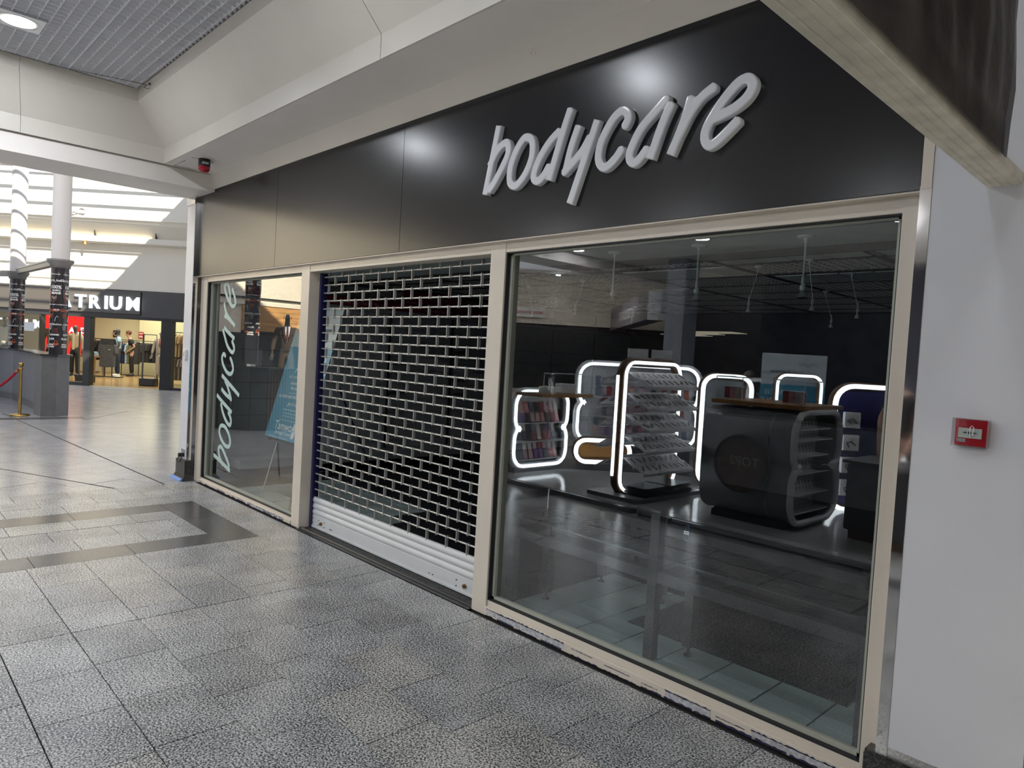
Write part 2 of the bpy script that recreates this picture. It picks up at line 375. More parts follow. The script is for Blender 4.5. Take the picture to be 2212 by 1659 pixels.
bead_m = mat('glazing_bead', (.42, .43, .36), .5)
def window(n, x0, x1, z0, z1):
    w = semp('window_%d' % n)
    struct('pane', B().box(x0 + .012, x1 - .012, .050, .056, z0 + .012, z1 - .01), glass, w)
    b = B(); t = .024
    b.box(x0, x0 + t, .03, .05, z0, z1).box(x1 - t, x1, .03, .05, z0, z1).box(x0, x1, .03, .05, z0, z0 + .02).box(x0, x1, .03, .05, z1 - .014, z1)
    struct('glazing_bead', b, bead_m, w)
    b = B(); t = .006
    b.box(x0, x0 + t, .0, .031, z0, z1).box(x1 - t, x1, .0, .031, z0, z1).box(x0, x1, .0, .031, z0, z0 + t).box(x0, x1, .0, .031, z1 - t, z1)
    struct('rubber_gasket', b, black, w); return w
window(1, -4.68, -2.475, .062, 2.222); window(2, .128, 2.315, .096, 2.222)
# fascia: four black boards butted together
fa = thing('fascia_sign', 'long semi-gloss black fascia board over the whole shop front', 'sign board', (0, 0, 0))
for x0, x1 in ((-4.885, -2.922), (-2.919, -.935), (-.932, 2.385)): obj('board', B().box(x0, x1, -.06, -.03, 2.288, 3.165), fasc, fa, .0015)
obj('backing_frame', B().box(-4.86, 2.36, -.03, 0, 2.30, 3.2), black, fa)
obj('bottom_trim', B().box(-4.87, 2.385, -.056, -.004, 2.281, 2.2875), cream, fa)
LET = {'b': [[(0.088, 2.961), (0.042, 2.758), (-0.004, 2.568)], [(0.024, 2.735), (0.089, 2.819), (0.151, 2.85), (0.18, 2.833), (0.182, 2.778), (0.137, 2.708), (0.073, 2.627), (0.033, 2.589)]], 'o': [[(0.353, 2.844), (0.311, 2.847), (0.255, 2.791), (0.213, 2.705), (0.21, 2.621), (0.241, 2.587), (0.284, 2.594), (0.34, 2.644), (0.381, 2.72), (0.386, 2.793), (0.369, 2.833), (0.341, 2.846)]], 'd': [[(0.659, 2.94), (0.613, 2.823), (0.529, 2.58)], [(0.587, 2.836), (0.512, 2.786), (0.44, 2.702), (0.407, 2.618), (0.438, 2.587), (0.482, 2.607), (0.523, 2.657)]], 'y': [[(0.724, 2.836), (0.679, 2.726), (0.649, 2.602)], [(0.636, 2.602), (0.696, 2.645), (0.763, 2.703), (0.808, 2.763)], [(0.851, 2.841), (0.794, 2.69), (0.694, 2.433)]], 'c': [[(1.033, 2.776), (1.052, 2.811), (1.038, 2.844), (1.001, 2.854), (0.948, 2.818), (0.889, 2.73), (0.874, 2.647), (0.9, 2.597), (0.938, 2.592), (0.987, 2.625), (1.021, 2.663)]], 'a': [[(1.273, 2.858), (1.223, 2.818), (1.135, 2.745), (1.084, 2.662), (1.074, 2.614), (1.096, 2.585), (1.129, 2.591), (1.177, 2.639)], [(1.3, 2.828), (1.254, 2.736), (1.2, 2.588)]], 'r': [[(1.407, 2.835), (1.375, 2.725), (1.314, 2.588)], [(1.356, 2.675), (1.404, 2.759), (1.46, 2.819), (1.524, 2.853)]], 'e': [[(1.52, 2.709), (1.612, 2.731), (1.678, 2.764), (1.709, 2.807), (1.7, 2.84), (1.672, 2.853), (1.625, 2.833), (1.553, 2.76), (1.5, 2.681), (1.493, 2.63), (1.514, 2.597), (1.547, 2.601), (1.598, 2.636), (1.651, 2.679)]]}
ls = thing('shop_sign_lettering', 'large white handwritten raised letters reading bodycare on the black fascia', 'sign lettering', (0, -.06, 2.4))
for ch in 'bodycare':
    b = brush_letter([[(x, z - 2.4) for x, z in q] for q in LET[ch]], .047, .034)
    obj('letter_' + ch, b, letter, ls)
vin = mat('vinyl_mint', (.46, .60, .57), .5, emit=0)
dl = thing('window_lettering', 'pale mint vinyl handwritten bodycare lettering running up the small left window', 'window lettering', (-4.02, .049, .18))
for ch in 'bodycare':
    b = brush_letter([[(-(z - 2.58) * 1.15, (x + .05) * 1.15) for x, z in q] for q in LET[ch]], .043, .0008, .0004)
    obj('letter_' + ch, b, vin, dl)
# ------------------------------------------------------------------ roller grille
rg = thing('roller_grille', 'closed silver brick-pattern roller grille over the shop doorway', 'roller shutter', (-1.2, .12, 0))
def rl(name, b, m, **k):
    o = obj(name, b, m, rg, **k); o.location = (1.2, -.12, 0); return o
for x0 in (-2.33, -.03): rl('guide_rail', B().box(x0, x0 + .022, .085, .15, .01, 2.22).box(x0 - .004 if x0 > -1 else x0 + .022, x0 + .004 if x0 > -1 else x0 + .032, .085, .095, .01, 2.22), navy)
X0, X1, Y, PZ, PX = -2.312, -.028, .12, .0685, .2223
zs = [.27 + PZ * k for k in range(29)]
seg = B().tube([(-PX / 4 + .004, 0, 0), (PX / 4 - .004, 0, 0)], .0062, 8).mesh('rod_tube', gunm)
for k, z in enumerate(zs[1:], 1): rl('rod', B().tube([(X0, Y, z), (X1, Y, z)], .0042, 6), gunm)
sleeve = B(); 
for k, z in enumerate(zs[1:], 1):
    x = X0
    while x < X1 - .02:
        a, c = x + .006, min(x + PX / 2 - .006, X1); sleeve.tube([(a, Y, z), (c, Y, z)], .0066, 7); x += PX / 2
so_ = rl('rod_sleeve', sleeve, gunm); so_['kind'] = 'stuff'
lm = B().box(-.002, .002, -.013, .011, -.010, PZ + .010).mesh('link', gunm)
n = 0; rest = B()
for k in range(len(zs)):
    z = zs[k] - (.0 if k else 0); x = -2.224 + (0 if k % 2 == 0 else PX / 2)
    while x - PX > X0: x -= PX
    while x < X1 - .01:
        o = bpy.data.objects.new('link', lm); COL.objects.link(o); o.parent = rg; o.location = (x + 1.2, Y - .12, z); n += 1; x += PX
for k in range(3):
    z0 = .115 + k * .052; pr = [(Y - .006 - .012 * math.sin(PI * i / 6), z0 + .052 * i / 6) for i in range(7)]
    b = B(); vs = [(x, y, z) for x in (X0, X1) for y, z in pr] + [(x, Y + .004, z) for x in (X0, X1) for y, z in pr]
    b.add(vs, [(i, i + 1, 8 + i, 7 + i) for i in range(6)] + [(14 + i, 21 + i, 22 + i, 15 + i) for i in range(6)], True); rl('slat', b, white if False else mat('shutter_white', (.62, .63, .64), .42, nz=.03, nscale=6, col2=None))
shw = MC['shutter_white']
rl('bottom_rail', B().box(X0, X1, Y - .016, Y + .012, .022, .115).box(X0, X1, Y - .026, Y + .02, .012, .024).box(X0, X1, Y - .01, Y + .004, .115, .119), shw)
b = B(); rl('capping_bead', B().box(X0, X1, Y - .008, Y + .004, .268, .274), shw)
bm_ = B().cyl((0, 0, 0), (0, -.006, 0), .0045, 8).mesh('rivet', mat('rivet_grey', (.18, .18, .18), .4, 1))
for x, z in [(-2.19, .085), (-2.19, .045), (-2.09, .085), (-2.09, .045), (-1.99, .05), (-1.965, .05), (-.60, .05), (-.56, .05), (-.30, .085), (-.30, .045), (-.12, .085), (-.12, .045), (-2.29, .09), (-2.29, .05)]:
    o = bpy.data.objects.new('rivet', bm_); COL.objects.link(o); o.parent = rg; o.location = (x + 1.2, -.0155, z)
bolt = mat('rusty_brass', (.25, .15, .07), .45, .8, nz=.3, nscale=60)
for x in (-2.14, -.21): rl('lock_bolt', B().cyl((x, Y - .014, .066), (x, Y - .032, .066), .014, 10).cyl((x, Y - .032, .066), (x, Y - .036, .066), .008, 8), bolt)
thr = semp('trim_2')
struct('threshold_mat', B().box(-2.33, -.005, .03, .14, 0, .006), mat('mat_black', (.02, .02, .021), .95, nz=.8, nscale=90, col2=(.09, .09, .09)), thr)
struct('rubber_edge', B().tube([(-2.33, .012, .004), (-.005, .012, .004)], .013, 8), blackp, thr)
struct('rubber_strip', B().box(-2.33, -.005, -.04, .03, 0, .0045), blackp, thr)
# ------------------------------------------------------------------ pilasters
wl = semp('wall_left'); wr = semp('wall_right')
obj('white_panel', B().box(-5.10, -4.865, -.104, -.09, .235, 3.08), whitep, wl, .002, kind='structure')
struct('steel_cladding', B().box(-5.105, -4.86, -.10, .12, .22, 3.10).box(-5.11, -4.855, -.112, .0, 3.08, 3.165), steel, wl)
struct('steel_reveal', B().box(-4.86, -4.80, -.03, .12, .0, 2.285), steel, wl)
def plinth(name, x0, x1, y0, z1, par, fx=.03):
    b = B(); vs = [(x0 - fx, y0 - fx, 0), (x1 + fx, y0 - fx, 0), (x1 + fx, .1, 0), (x0 - fx, .1, 0), (x0, y0, .06), (x1, y0, .06), (x1, .1, .06), (x0, .1, .06), (x0, y0, z1), (x1, y0, z1), (x1, .1, z1), (x0, .1, z1)]
    b.add(vs, [(0, 1, 2, 3)[::-1], (8, 9, 10, 11)] + [(a + i, a + (i + 1) % 4, a + 4 + (i + 1) % 4, a + 4 + i) for a in (0, 4) for i in range(4)]); struct(name, b, M_bgran, par)
plinth('granite_plinth', -5.12, -4.83, -.125, .222, wl)
struct('protective_film', B().box(-5.16, -4.83, -.175, -.155, .0, .012).box(-5.16, -4.83, -.158, -.150, .0, .03), mat('blue_film', (.25, .40, .78), .25), wl)
obj('white_panel', B().box(2.425, 2.83, -.064, -.05, .232, 3.6), whitep, wr, .002, kind='structure')
struct('steel_cladding', B().box(2.390, 2.865, -.06, .12, .2, 3.6).box(2.386, 2.425, -.066, -.06, .2, 2.3), steel, wr)
struct('cream_strip', B().box(2.388, 2.424, -.068, .1, 2.29, 3.3), cream, wr)
b = B().box(2.352, 3.2, -.085, .1, 0, .19).box(2.352, 3.2, -.075, .1, .19, .2); struct('granite_plinth', b, M_bgran, wr)
struct('side_cladding', B().box(2.865, 3.6, -.05, .12, .2, 3.4), mat('grey_laminate', (.22, .20, .19), .4, nz=.35, nscale=20, stretch=(1, 1, .1)), wr)
struct('wall_beyond', B().box(3.6, 7.5, -.05, .12, 0, 3.4), whitep, wr)
struct('wall_above', B().box(-4.86, 2.388, .0, .12, 2.286, 3.5), black, fr)
# ------------------------------------------------------------------ ceiling of the mall bay
ce = semp('ceiling')
b = B(); pts = [(-.055, 3.195), (-.095, 3.35), (.12, 3.5), (.12, 3.195)]
b.add([(x, y, z) for x in (-4.9, 7.5) for y, z in pts], [(0, 1, 2, 3), (4, 7, 6, 5)] + [(i, 4 + i, 4 + (i + 1) % 4, (i + 1) % 4) for i in range(4)]); struct('cornice_strip', b, soff2, ce)
struct('shadow_gap', B().box(-4.88, 2.388, -.05, .0, 3.165, 3.197), black, ce)
struct('soffit', B().box(-4.5, 7.5, -.546, -.08, 3.35, 3.42), soff, ce)
struct('soffit', B().box(-4.5, 7.5, -9.2, -3.394, 3.35, 3.42).box(2.634, 7.5, -3.38, -.56, 3.35, 3.42), soff, ce)
CX0, CX1, CY0, CY1 = -4.47, 2.62, -3.38, -.56
def cpanel(p, q, r, s, nrm): # quad panel with thickness
    n_ = (Vector(q) - Vector(p)).cross(Vector(s) - Vector(p)).normalized() * .012
    if n_.dot(Vector(nrm)) > 0: n_ = -n_
    b = B(); vs = [Vector(v) for v in (p, q, r, s)]; vs += [v + n_ for v in vs]
    b.add(vs, [(0, 1, 2, 3), (7, 6, 5, 4)] + [(i, i + 4, (i + 1) % 4 + 4, (i + 1) % 4) for i in range(4)]); struct('coffer_panel', b, soff2, ce)
zl, zsl, zt = 3.5, 3.85, 3.965
for xa, xb in ((0, .56), (.561, 1)):
    L = lambda t, i: CX0 + (.17 if i else 0) + (CX1 - CX0 - (.34 if i else 0)) * t
    for (yo, yi, s_) in ((CY1, CY1 - .31, -1), (CY0, CY0 + .31, 1)):
        cpanel((L(xa, 0), yo, 3.35), (L(xb, 0), yo, 3.35), (L(xb, 0), yo, zl), (L(xa, 0), yo, zl), (0, s_, 0))
        cpanel((L(xa, 0), yo, zl), (L(xb, 0), yo, zl), (L(xb, 1), yi, zsl), (L(xa, 1), yi, zsl), (0, s_, -1))
        cpanel((L(xa, 1), yi, zsl), (L(xb, 1), yi, zsl), (L(xb, 1), yi, zt), (L(xa, 1), yi, zt), (0, s_, 0))
for ya, yb in ((0, .57), (.571, 1)):
    L = lambda t, i: CY0 + (.31 if i else 0) + (CY1 - CY0 - (.62 if i else 0)) * t
    for (xo, xi, s_) in ((CX0, CX0 + .17, 1), (CX1, CX1 - .17, -1)):
        cpanel((xo, L(ya, 0), 3.35), (xo, L(yb, 0), 3.35), (xo, L(yb, 0), zl), (xo, L(ya, 0), zl), (s_, 0, 0))
        cpanel((xo, L(ya, 0), zl), (xo, L(yb, 0), zl), (xi, L(yb, 1), zsl), (xi, L(ya, 1), zsl), (s_, 0, -1))
        cpanel((xi, L(ya, 1), zsl), (xi, L(yb, 1), zsl), (xi, L(yb, 1), zt), (xi, L(ya, 1), zt), (s_, 0, 0))
EX0, EX1, EY0, EY1 = -4.30, 2.45, -3.07, -.87
eg = thing('egg_crate_ceiling', 'white open-cell egg-crate grid in the raised coffer overhead', 'ceiling grid', (EX0, EY1, 3.965))
egm = mat('egg_crate_white', (.86, .86, .89), .5)
ba = B().box(0, EX1 - EX0, -.0016, .0016, 0, .04).mesh('blade', egm); bb_ = B().box(-.0016, .0016, -(EY1 - EY0), 0, 0, .04).mesh('cross_blade', egm)
edge = B().box(0, EX1 - EX0, -.0045, .0045, -.004, .055).mesh('carrier_blade', mat('carrier_white', (.78, .78, .82), .4))
k = 0
while k * .0795 < EY1 - EY0:
    o = bpy.data.objects.new('carrier_blade' if k % 8 == 7 else 'blade', edge if k % 8 == 7 else ba); COL.objects.link(o); o.parent = eg; o.location = (0, -.03 - k * .0795, 0); k += 1
k = 0
while k * .0795 < EX1 - EX0:
    o = bpy.data.objects.new('cross_blade', bb_); COL.objects.link(o); o.parent = eg; o.location = (.03 + k * .0795, 0, 0); k += 1
struct('void_lid', B().box(-4.7, 2.8, -3.5, -.3, 4.30, 4.36), mat('void_grey', (.6, .6, .62), .8), ce)
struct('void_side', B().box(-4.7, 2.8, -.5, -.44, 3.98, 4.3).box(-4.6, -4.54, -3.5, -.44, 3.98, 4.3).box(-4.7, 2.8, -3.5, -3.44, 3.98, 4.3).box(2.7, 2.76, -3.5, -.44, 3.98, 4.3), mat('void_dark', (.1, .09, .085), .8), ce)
b = B(); pr = [(-4.5, 3.35), (-4.46, 3.165), (-5.10, 3.165), (-5.14, 3.35), (-5.14, 4.5), (-4.5, 4.5)]
b.add([(x, y, z) for y in (-9.2, .12) for x, z in pr], [tuple(range(6)), tuple(range(6, 12))[::-1]] + [(i, 6 + i, 6 + (i + 1) % 6, (i + 1) % 6) for i in range(6)])
struct('downstand_beam', b, soff, ce); struct('shadow_joint', B().box(-4.5, -4.488, -9, -.1, 3.343, 3.351), mat('joint_brown', (.42, .36, .32), .7), ce)
struct('roof_and_sun_block', B().box(-5.14, 9, -10, 8, 4.5, 4.6).box(-9.6, -5.14, -14, -6.4, 4.5, 4.6).box(-5.14, 9, -14, -10, 4.5, 4.6), soff, ce)  # last two slabs added unseen, to block sun and sky from the cream wall
struct('wall_over_pilaster', B().box(-5.14, -4.86, .0, .12, 3.165, 4.5).box(-5.30, -5.24, .1, 9, 0, 4.5), soff, ce)
# downlights
dlm = emis('lamp_white', (.82, .9, 1), 24)
for i, x in enumerate((-3.45, -.30, 2.25)):
    t = thing('recessed_downlight', ('round recessed downlight glowing in the egg-crate ceiling, far left one' if i == 0 else ('round recessed downlight in the egg-crate ceiling above the doorway' if i == 1 else 'round recessed downlight nearest the ribbed rail')), 'ceiling light', (x, -1.95, 3.955), group='recessed downlights')
    obj('mounting_plate', B().box(-.16, .16, -.16, .16, 0, .006), egm, t)
    obj('bezel', B().lathe([(.115, -.002), (.135, -.004), (.14, 0), (.115, .003)], n=32), steel, t)
    obj('lens', B().lathe([(.001, -.008), (.06, -.007), (.115, -.001)], n=24), dlm, t)
    area('downlight_lamp', (x, -1.95, 3.93), (0, 0, -1), .2, .2, 20 if i < 2 else 5, (.9, .94, 1), 'DISK')
for i, (x, y) in enumerate(((-4.2, -5.42), (-1.97, -5.42), (.53, -5.38), (3.0, -5.4))):
    t = thing('recessed_downlight', 'recessed downlight behind the camera, reflected in the big window, %s from the left' % ('first', 'second', 'third', 'fourth')[i], 'ceiling light', (x, y, 3.349), group='downlights behind the camera')
    obj('bezel', B().lathe([(.105, -.004), (.125, -.005), (.13, .0), (.105, .001)], n=28), white, t); obj('lens', B().lathe([(.001, -.006), (.105, -.004)], n=20), dlm, t)
    area('downlight_lamp', (x, y, 3.335), (0, 0, -1), .2, .2, 45, (.94, .96, 1), 'DISK')
# cable and hook on the coffer
b = B(); P0, P1 = Vector((-4.2, -1.62, 3.93)), Vector((-4.02, -.99, 3.93))
b.tube([P0, P1], .0025, 6).tube([P1, (-3.9, -.9, 3.9)], .004, 6)
for t_ in (.55, .62, .7, .8): b.sph(P0.lerp(P1, t_), .007, 6)
b.tube([(-3.91, -.9, 3.9), (-3.9, -.93, 3.87), (-3.88, -.9, 3.86), (-3.9, -.88, 3.88)], .003, 6); b.cyl((-3.92, -.885, 3.92), (-3.92, -.865, 3.92), .012, 8)
tag(obj('wire_hanger', b, mat('dull_wire', (.2, .19, .18), .4, .8)), 'thin twisted grey wire with turnbuckle strung under the egg-crate corner', 'wire')
b = B(); b.tube([(.35, -.1, 3.345), (.35, -.11, 3.30), (.37, -.11, 3.285), (.39, -.11, 3.30)], .003, 6)
tag(obj('ceiling_hook', b, soff), 'small cream painted hook in the cornice above the lettering', 'hook')
# alarm sounder on the soffit
t = thing('fire_alarm_sounder', 'small black and red alarm beacon under the far soffit corner', 'fire alarm', (-3.92, -.36, 3.35))
obj('housing', B().lathe([(.001, -.0), (.055, 0), (.055, -.07), (.001, -.071)], n=20), blackp, t)
obj('lens', B().lathe([(.052, -.070), (.052, -.10), (.04, -.12), (.001, -.125)], n=20), mat('beacon_red', (.35, .01, .02), .15), t)
obj('rating_plate', B().box(-.0, .058, -.035, .02, -.055, -.035, Matrix.Rotation(.0, 4, 'Z')), mat('label_silver', (.5, .5, .5), .4), t)
b = B().box(-4.45, -4.12, -.475, -.47, 3.346, 3.351).box(-4.40, -3.95, -.262, -.258, 3.346, 3.351).box(-4.44, -4.436, -.47, -.26, 3.347, 3.351).box(-3.95, -3.945, -.47, -.26, 3.347, 3.351)
struct('hatch_joint', b, mat('joint_grey', (.3, .28, .26), .6), ce)
# ------------------------------------------------------------------ projecting rail with black sheeting
t = thing('projecting_rail', 'cream ribbed rail reaching from the white pilaster over the camera', 'rail', (2.64, -.06, 2.27))
b = B(); W_ = .095
prf = [(-W_ / 2, .03), (-W_ / 2, .0)]
for k in range(4): prf += [(-W_ / 2 + W_ * (k + .15) / 4, -.003), (-W_ / 2 + W_ * (k + .85) / 4, -.003), (-W_ / 2 + W_ * (k + 1) / 4, .0015)]
prf += [(W_ / 2, .03)]
n = len(prf); b.add([(x, y, z) for y in (0, -3.2) for x, z in prf], [tuple(range(n)), tuple(range(n, 2 * n))[::-1]] + [(i, n + i, n + (i + 1) % n, (i + 1) % n) for i in range(n)]); obj('ribbed_strip', b, mat('rail_cream', (.60, .57, .49), .45, nz=.12, nscale=14), t)
obj('side_lip', B().box(W_ / 2, W_ / 2 + .004, -3.2, 0, .0, .036), MC['rail_cream'], t)
b = B(); nx, nz_ = 60, 10
for j in range(nz_ + 1):
    for i in range(nx + 1):
        y = -.30 - 2.9 * i / nx; z = .012 + 1.0 * j / nz_
        b.v.append(Vector((W_ / 2 + .016 + .006 * math.sin(y * 17) * (j / nz_) + (.004 * math.sin(y * 41 + z * 9) + .004 * math.sin(z * 14 + y * 5)) * min(1, j / 2), y, z)))
b.f = [(j * (nx + 1) + i, j * (nx + 1) + i + 1, (j + 1) * (nx + 1) + i + 1, (j + 1) * (nx + 1) + i) for j in range(nz_) for i in range(nx)]; b.sm = [True] * len(b.f)
sh = obj('plastic_sheeting', b, mat('black_sheet', (.018, .017, .017), .35, nz=.6, nscale=5, bump=.5, bscale=9, col2=(.06, .05, .045)), None)
m_ = sh.modifiers.new('s', 'SOLIDIFY'); m_.thickness = .003
sh.location = (2.64, -.06, 2.27); tag(sh, 'crumpled black plastic sheeting hung above the cream rail', 'sheeting')
# ------------------------------------------------------------------ fire call point, thermostat, plugs
t = thing('fire_call_point', 'red break-glass fire alarm call point under a clear cover on the white pilaster', 'call point', (2.612, -.064, 1.428))
redm = mat('call_red', (.42, .012, .02), .25)
obj('back_box', B().box(-.046, .046, -.030, 0, -.044, .044), redm, t, .003)
b = B(); nn = 8
for i in range(nn + 1):
    x = -.046 + .092 * i / nn; yb = -.030 - .008 * (1 - (2 * i / nn - 1) ** 2)
    b.v += [Vector((x, yb, -.044)), Vector((x, yb, .044)), Vector((x, -.029, .046)), Vector((x, -.029, -.046))]
b.f = [(4 * i + k, 4 * i + 4 + k, 4 * i + 4 + (k + 1) % 4, 4 * i + (k + 1) % 4) for i in range(nn) for k in range(4)]; b.sm = [False] * len(b.f); obj('front_cover', b, redm, t)
obj('operating_element', B().box(-.034, .034, -.0395, -.034, -.018, .016), mat('element_white', (.6, .6, .57), .3), t)
b = B(); b.lathe([(.001, 0), (.0055, 0)], n=12); dk = mat('mark_black', (.02, .02, .03), .5)
Mf = Matrix(((1, 0, 0, 0), (0, 0, -1, -.0396), (0, 1, 0, 0), (0, 0, 0, 1)))
b = B(); b.prism([(.0055 * math.cos(a * PI / 6), .0055 * math.sin(a * PI / 6)) for a in range(12)], Mf, .0006)
for s_ in (-1, 1): b.prism([(s_ * .020, -.0016), (s_ * .0135, -.0016), (s_ * .0135, -.005), (s_ * .008, 0), (s_ * .0135, .005), (s_ * .0135, .0016), (s_ * .020, .0016)][::s_], Mf, .0006)
obj('press_here_arrows', b, dk, t)
obj('lettering', text_mesh('PUSH', .006, 0, M=Mf @ Matrix.Translation((-.006, -.0125, .0004)), mat_=dk), None, t)
obj('address_label', B().box(-.036, -.012, -.0378, -.034, -.033, -.0215), mat('label_grey', (.45, .44, .42), .5), t)
obj('lettering', text_mesh('L1/10', .0085, 0, M=Frm if False else Mf @ Matrix.Translation((-.034, -.0305, -.0012)), mat_=dk), None, t)
b = B().box(-.052, .052, -.052, -.050, -.048, .048).box(-.052, -.050, -.052, 0, -.048, .048).box(.050, .052, -.052, 0, -.048, .048).box(-.052, .052, -.052, 0, .046, .048).box(-.044, .044, -.050, 0, -.058, -.048)
obj('clear_cover', b, acryl, t); b = B().tube([(.004, -.053, -.012), (.004, -.056, .02), (.009, -.056, .026), (.014, -.055, .02), (.012, -.053, -.006)], .0016, 6); obj('cover_tab', b, mat('clear_white', (.7, .7, .72), .1), t)
t = thing('door_contact_box', 'small square white sensor box on the far left pilaster', 'sensor', (-4.975, -.104, 1.41))
obj('casing', B().box(-.045, .045, -.028, 0, -.055, .055), white, t, .006); obj('button', B().box(-.014, .014, -.032, -.027, -.02, .03), mat('button_cream', (.6, .58, .5), .4), t)
t = thing('double_socket', 'steel double power socket with black plug low on the left pilaster', 'power socket', (-4.94, -.104, .30))
obj('face_plate', B().box(-.055, .055, -.008, 0, -.045, .045), steel, t, .002)
obj('plug', B().box(-.04, .0, -.05, -.006, -.045, .0), blackp, t, .006); obj('cable', B().tube([(-.02, -.045, -.04), (-.02, -.06, -.08), (.0, -.055, -.1), (.03, -.045, -.09), (.05, -.04, -.05), (.052, -.03, 0)], .005, 8), blackp, t)
# ================================================================== figures: one continuous skinned body, clothes as children
def skin(name, chains, m, parent=None, lv=1, root=0):
    """chains: list of lists of (x,y,z,r); points shared by position are welded"""
    vs, rs, es, idx = [], [], [], {}
    for ch in chains:
        prev = None
        for p in ch:
            k = (round(p[0], 3), round(p[1], 3), round(p[2], 3))
            if k not in idx: idx[k] = len(vs); vs.append(k); rs.append((p[3], p[4] if len(p) > 4 else p[3]))
            if prev is not None and prev != idx[k]: es.append((prev, idx[k]))
            prev = idx[k]
    me = bpy.data.meshes.new(name); me.from_pydata(vs, es, []); o = bpy.data.objects.new(name, me); COL.objects.link(o)
    md = o.modifiers.new('skin', 'SKIN'); md.use_smooth_shade = True; md.branch_smoothing = .3
    for i, r in enumerate(rs): me.skin_vertices[0].data[i].radius = r
    me.skin_vertices[0].data[root].use_root = True
    sb = o.modifiers.new('sub', 'SUBSURF'); sb.levels = lv; sb.render_levels = lv
    dg = bpy.context.evaluated_depsgraph_get(); dg.update(); nm = bpy.data.meshes.new_from_object(o.evaluated_get(dg)); bpy.data.objects.remove(o); bpy.data.meshes.remove(me)
    nm.name = name; nm.materials.clear(); nm.materials.append(m); nm.polygons.foreach_set('use_smooth', [True] * len(nm.polygons))
    return obj(name, nm, None, parent)
def figure(name, label, cat, loc, rz, h=1.85, skinm=None, top=None, sleeve='long', trous=None, shoe=None, jacket=None, tie=None, arms=None, hair=None, group=None, lean=0, headturn=0, legs=True, person=False, plinth=False, open_front=None):
    k = h / 1.85; t = thing(name, label, cat, loc, rz, group)
    ar = arms or {1: ((.27, .02, 1.18), (.30, -.06, .90)), -1: ((-.27, .02, 1.18), (-.30, -.06, .90))}
    S = lambda p: tuple(x * k for x in p[:3]) + tuple(r * k for r in p[3:])
    hx, hy = lean * .1, -lean * .25
    neck = (hx * .6, hy * .6, 1.52); head = (hx, hy - .01, 1.70)
    ch = [[(0, 0, .98, .14, .10), (0, 0, 1.12, .125, .095), (hx * .2, hy * .2, 1.28, .15, .105), (hx * .4, hy * .4, 1.42, .13, .09), (*neck, .055), (hx, hy, 1.62, .062, .075), (*head, .075, .095), (hx, hy + .015, 1.80, .06, .075)]]
    ch.append([(*head, .075, .095), (hx + .015 * headturn, hy - .105, 1.675, .014)])
    hands = []
    for s in (1, -1):
        el, wr_ = ar[s]
        ch.append([(hx * .4, hy * .4, 1.42, .13, .09), (s * .19, hy * .4, 1.43, .06), (el[0], el[1], el[2], .042), (*wr_, .028)])
        d = (Vector(wr_) - Vector(el)).normalized(); pl = Vector(wr_) + d * .06; ch[-1].append((*pl, .034, .02)); hd = [(*pl, .034, .02)]
        sd = d.cross(Vector((0, 1, .2))).normalized()
        for f in range(4):
            o_ = sd * (.024 * (f - 1.5)); L_ = (.07, .085, .08, .06)[f]
            b1 = pl + o_ * .9 + d * .03; ch.append([(*pl, .034, .02), (*b1, .0095), (*(b1 + d * L_ * .5 + Vector((0, -.008, 0))), .0085), (*(b1 + d * L_ + Vector((0, -.022, 0))), .007)])
        th = Vector(wr_) + d * .03; ch.append([(*wr_, .028), (*(th - sd * .035 * s + Vector((0, -.01, 0))), .012), (*(th - sd * .05 * s + d * .04 + Vector((0, -.02, 0))), .009)])
        if legs: ch.append([(0, 0, .98, .14, .10), (s * .09, 0, .90, .088), (s * .10, -.01, .5, .056), (s * .105, .02, .12, .038), (s * .105, .01, .06, .038), (s * .11, -.11, .035, .03, .022)])
    skin('body', [[S(p) for p in c] for c in ch], skinm, t)
    b = B()
    for s in (1, -1): b.sph((s * .078 * k + hx * k, hy * k + .01, 1.69 * k), .026 * k, 8, (.35, .7, 1.1)); b.sph((s * .030 * k + hx * k, (hy - .093) * k, 1.705 * k), .012 * k, 6, (1.2, .5, .6))
    b.sph((hx * k, (hy - .088) * k, 1.64 * k), .024 * k, 8, (1, .4, .35)); obj('facial_feature', b, skinm if not person else skinm, t)
    if hair:
        b = B(); b.sph((hx * k, (hy + .018) * k, 1.745 * k), .103 * k, 14, (.88, 1.05, 1.0)); obj('hair', b, hair, t)
    if trous:
        c = [[S((0, 0, 1.0, .152, .112)), S((0, 0, .93, .155, .12))]]
        for s in (1, -1): c.append([S((0, 0, .93, .155, .12)), S((s * .095, 0, .86, .1)), S((s * .10, -.01, .5, .078)), S((s * .105, .015, .10, .068))])
        skin('trousers', c, trous, t)
    if shoe:
        for s in (1, -1):
            b = B(); b.sph((s * .11 * k, -.05 * k, .045 * k), .1 * k, 12, (.48, 1.5, .5)); b.sph((s * .108 * k, .02 * k, .07 * k), .06 * k, 10, (.7, .95, .8)); obj('shoe', b, shoe, t)
    if top:
        zb = .86 if jacket else .96
        c = [[S((0, 0, zb, .165, .125)), S((0, 0, 1.12, .15, .118)), S((hx * .2, hy * .2, 1.28, .168, .125)), S((hx * .4, hy * .4, 1.42, .14, .105)), S((hx * .5, hy * .5, 1.475, .078, .075))]]
        for s in (1, -1):
            el, wr_ = ar[s]; q = [S((hx * .4, hy * .4, 1.42, .14, .105)), S((s * .195, hy * .4, 1.435, .078))]
            if sleeve == 'short': m_ = Vector((s * .195, hy * .4, 1.435)).lerp(Vector(el), .7); q.append(S((*m_, .068)))
            else: q += [S((*el, .062)), S((*Vector(el).lerp(Vector(wr_), .9), .046))]
            c.append(q)
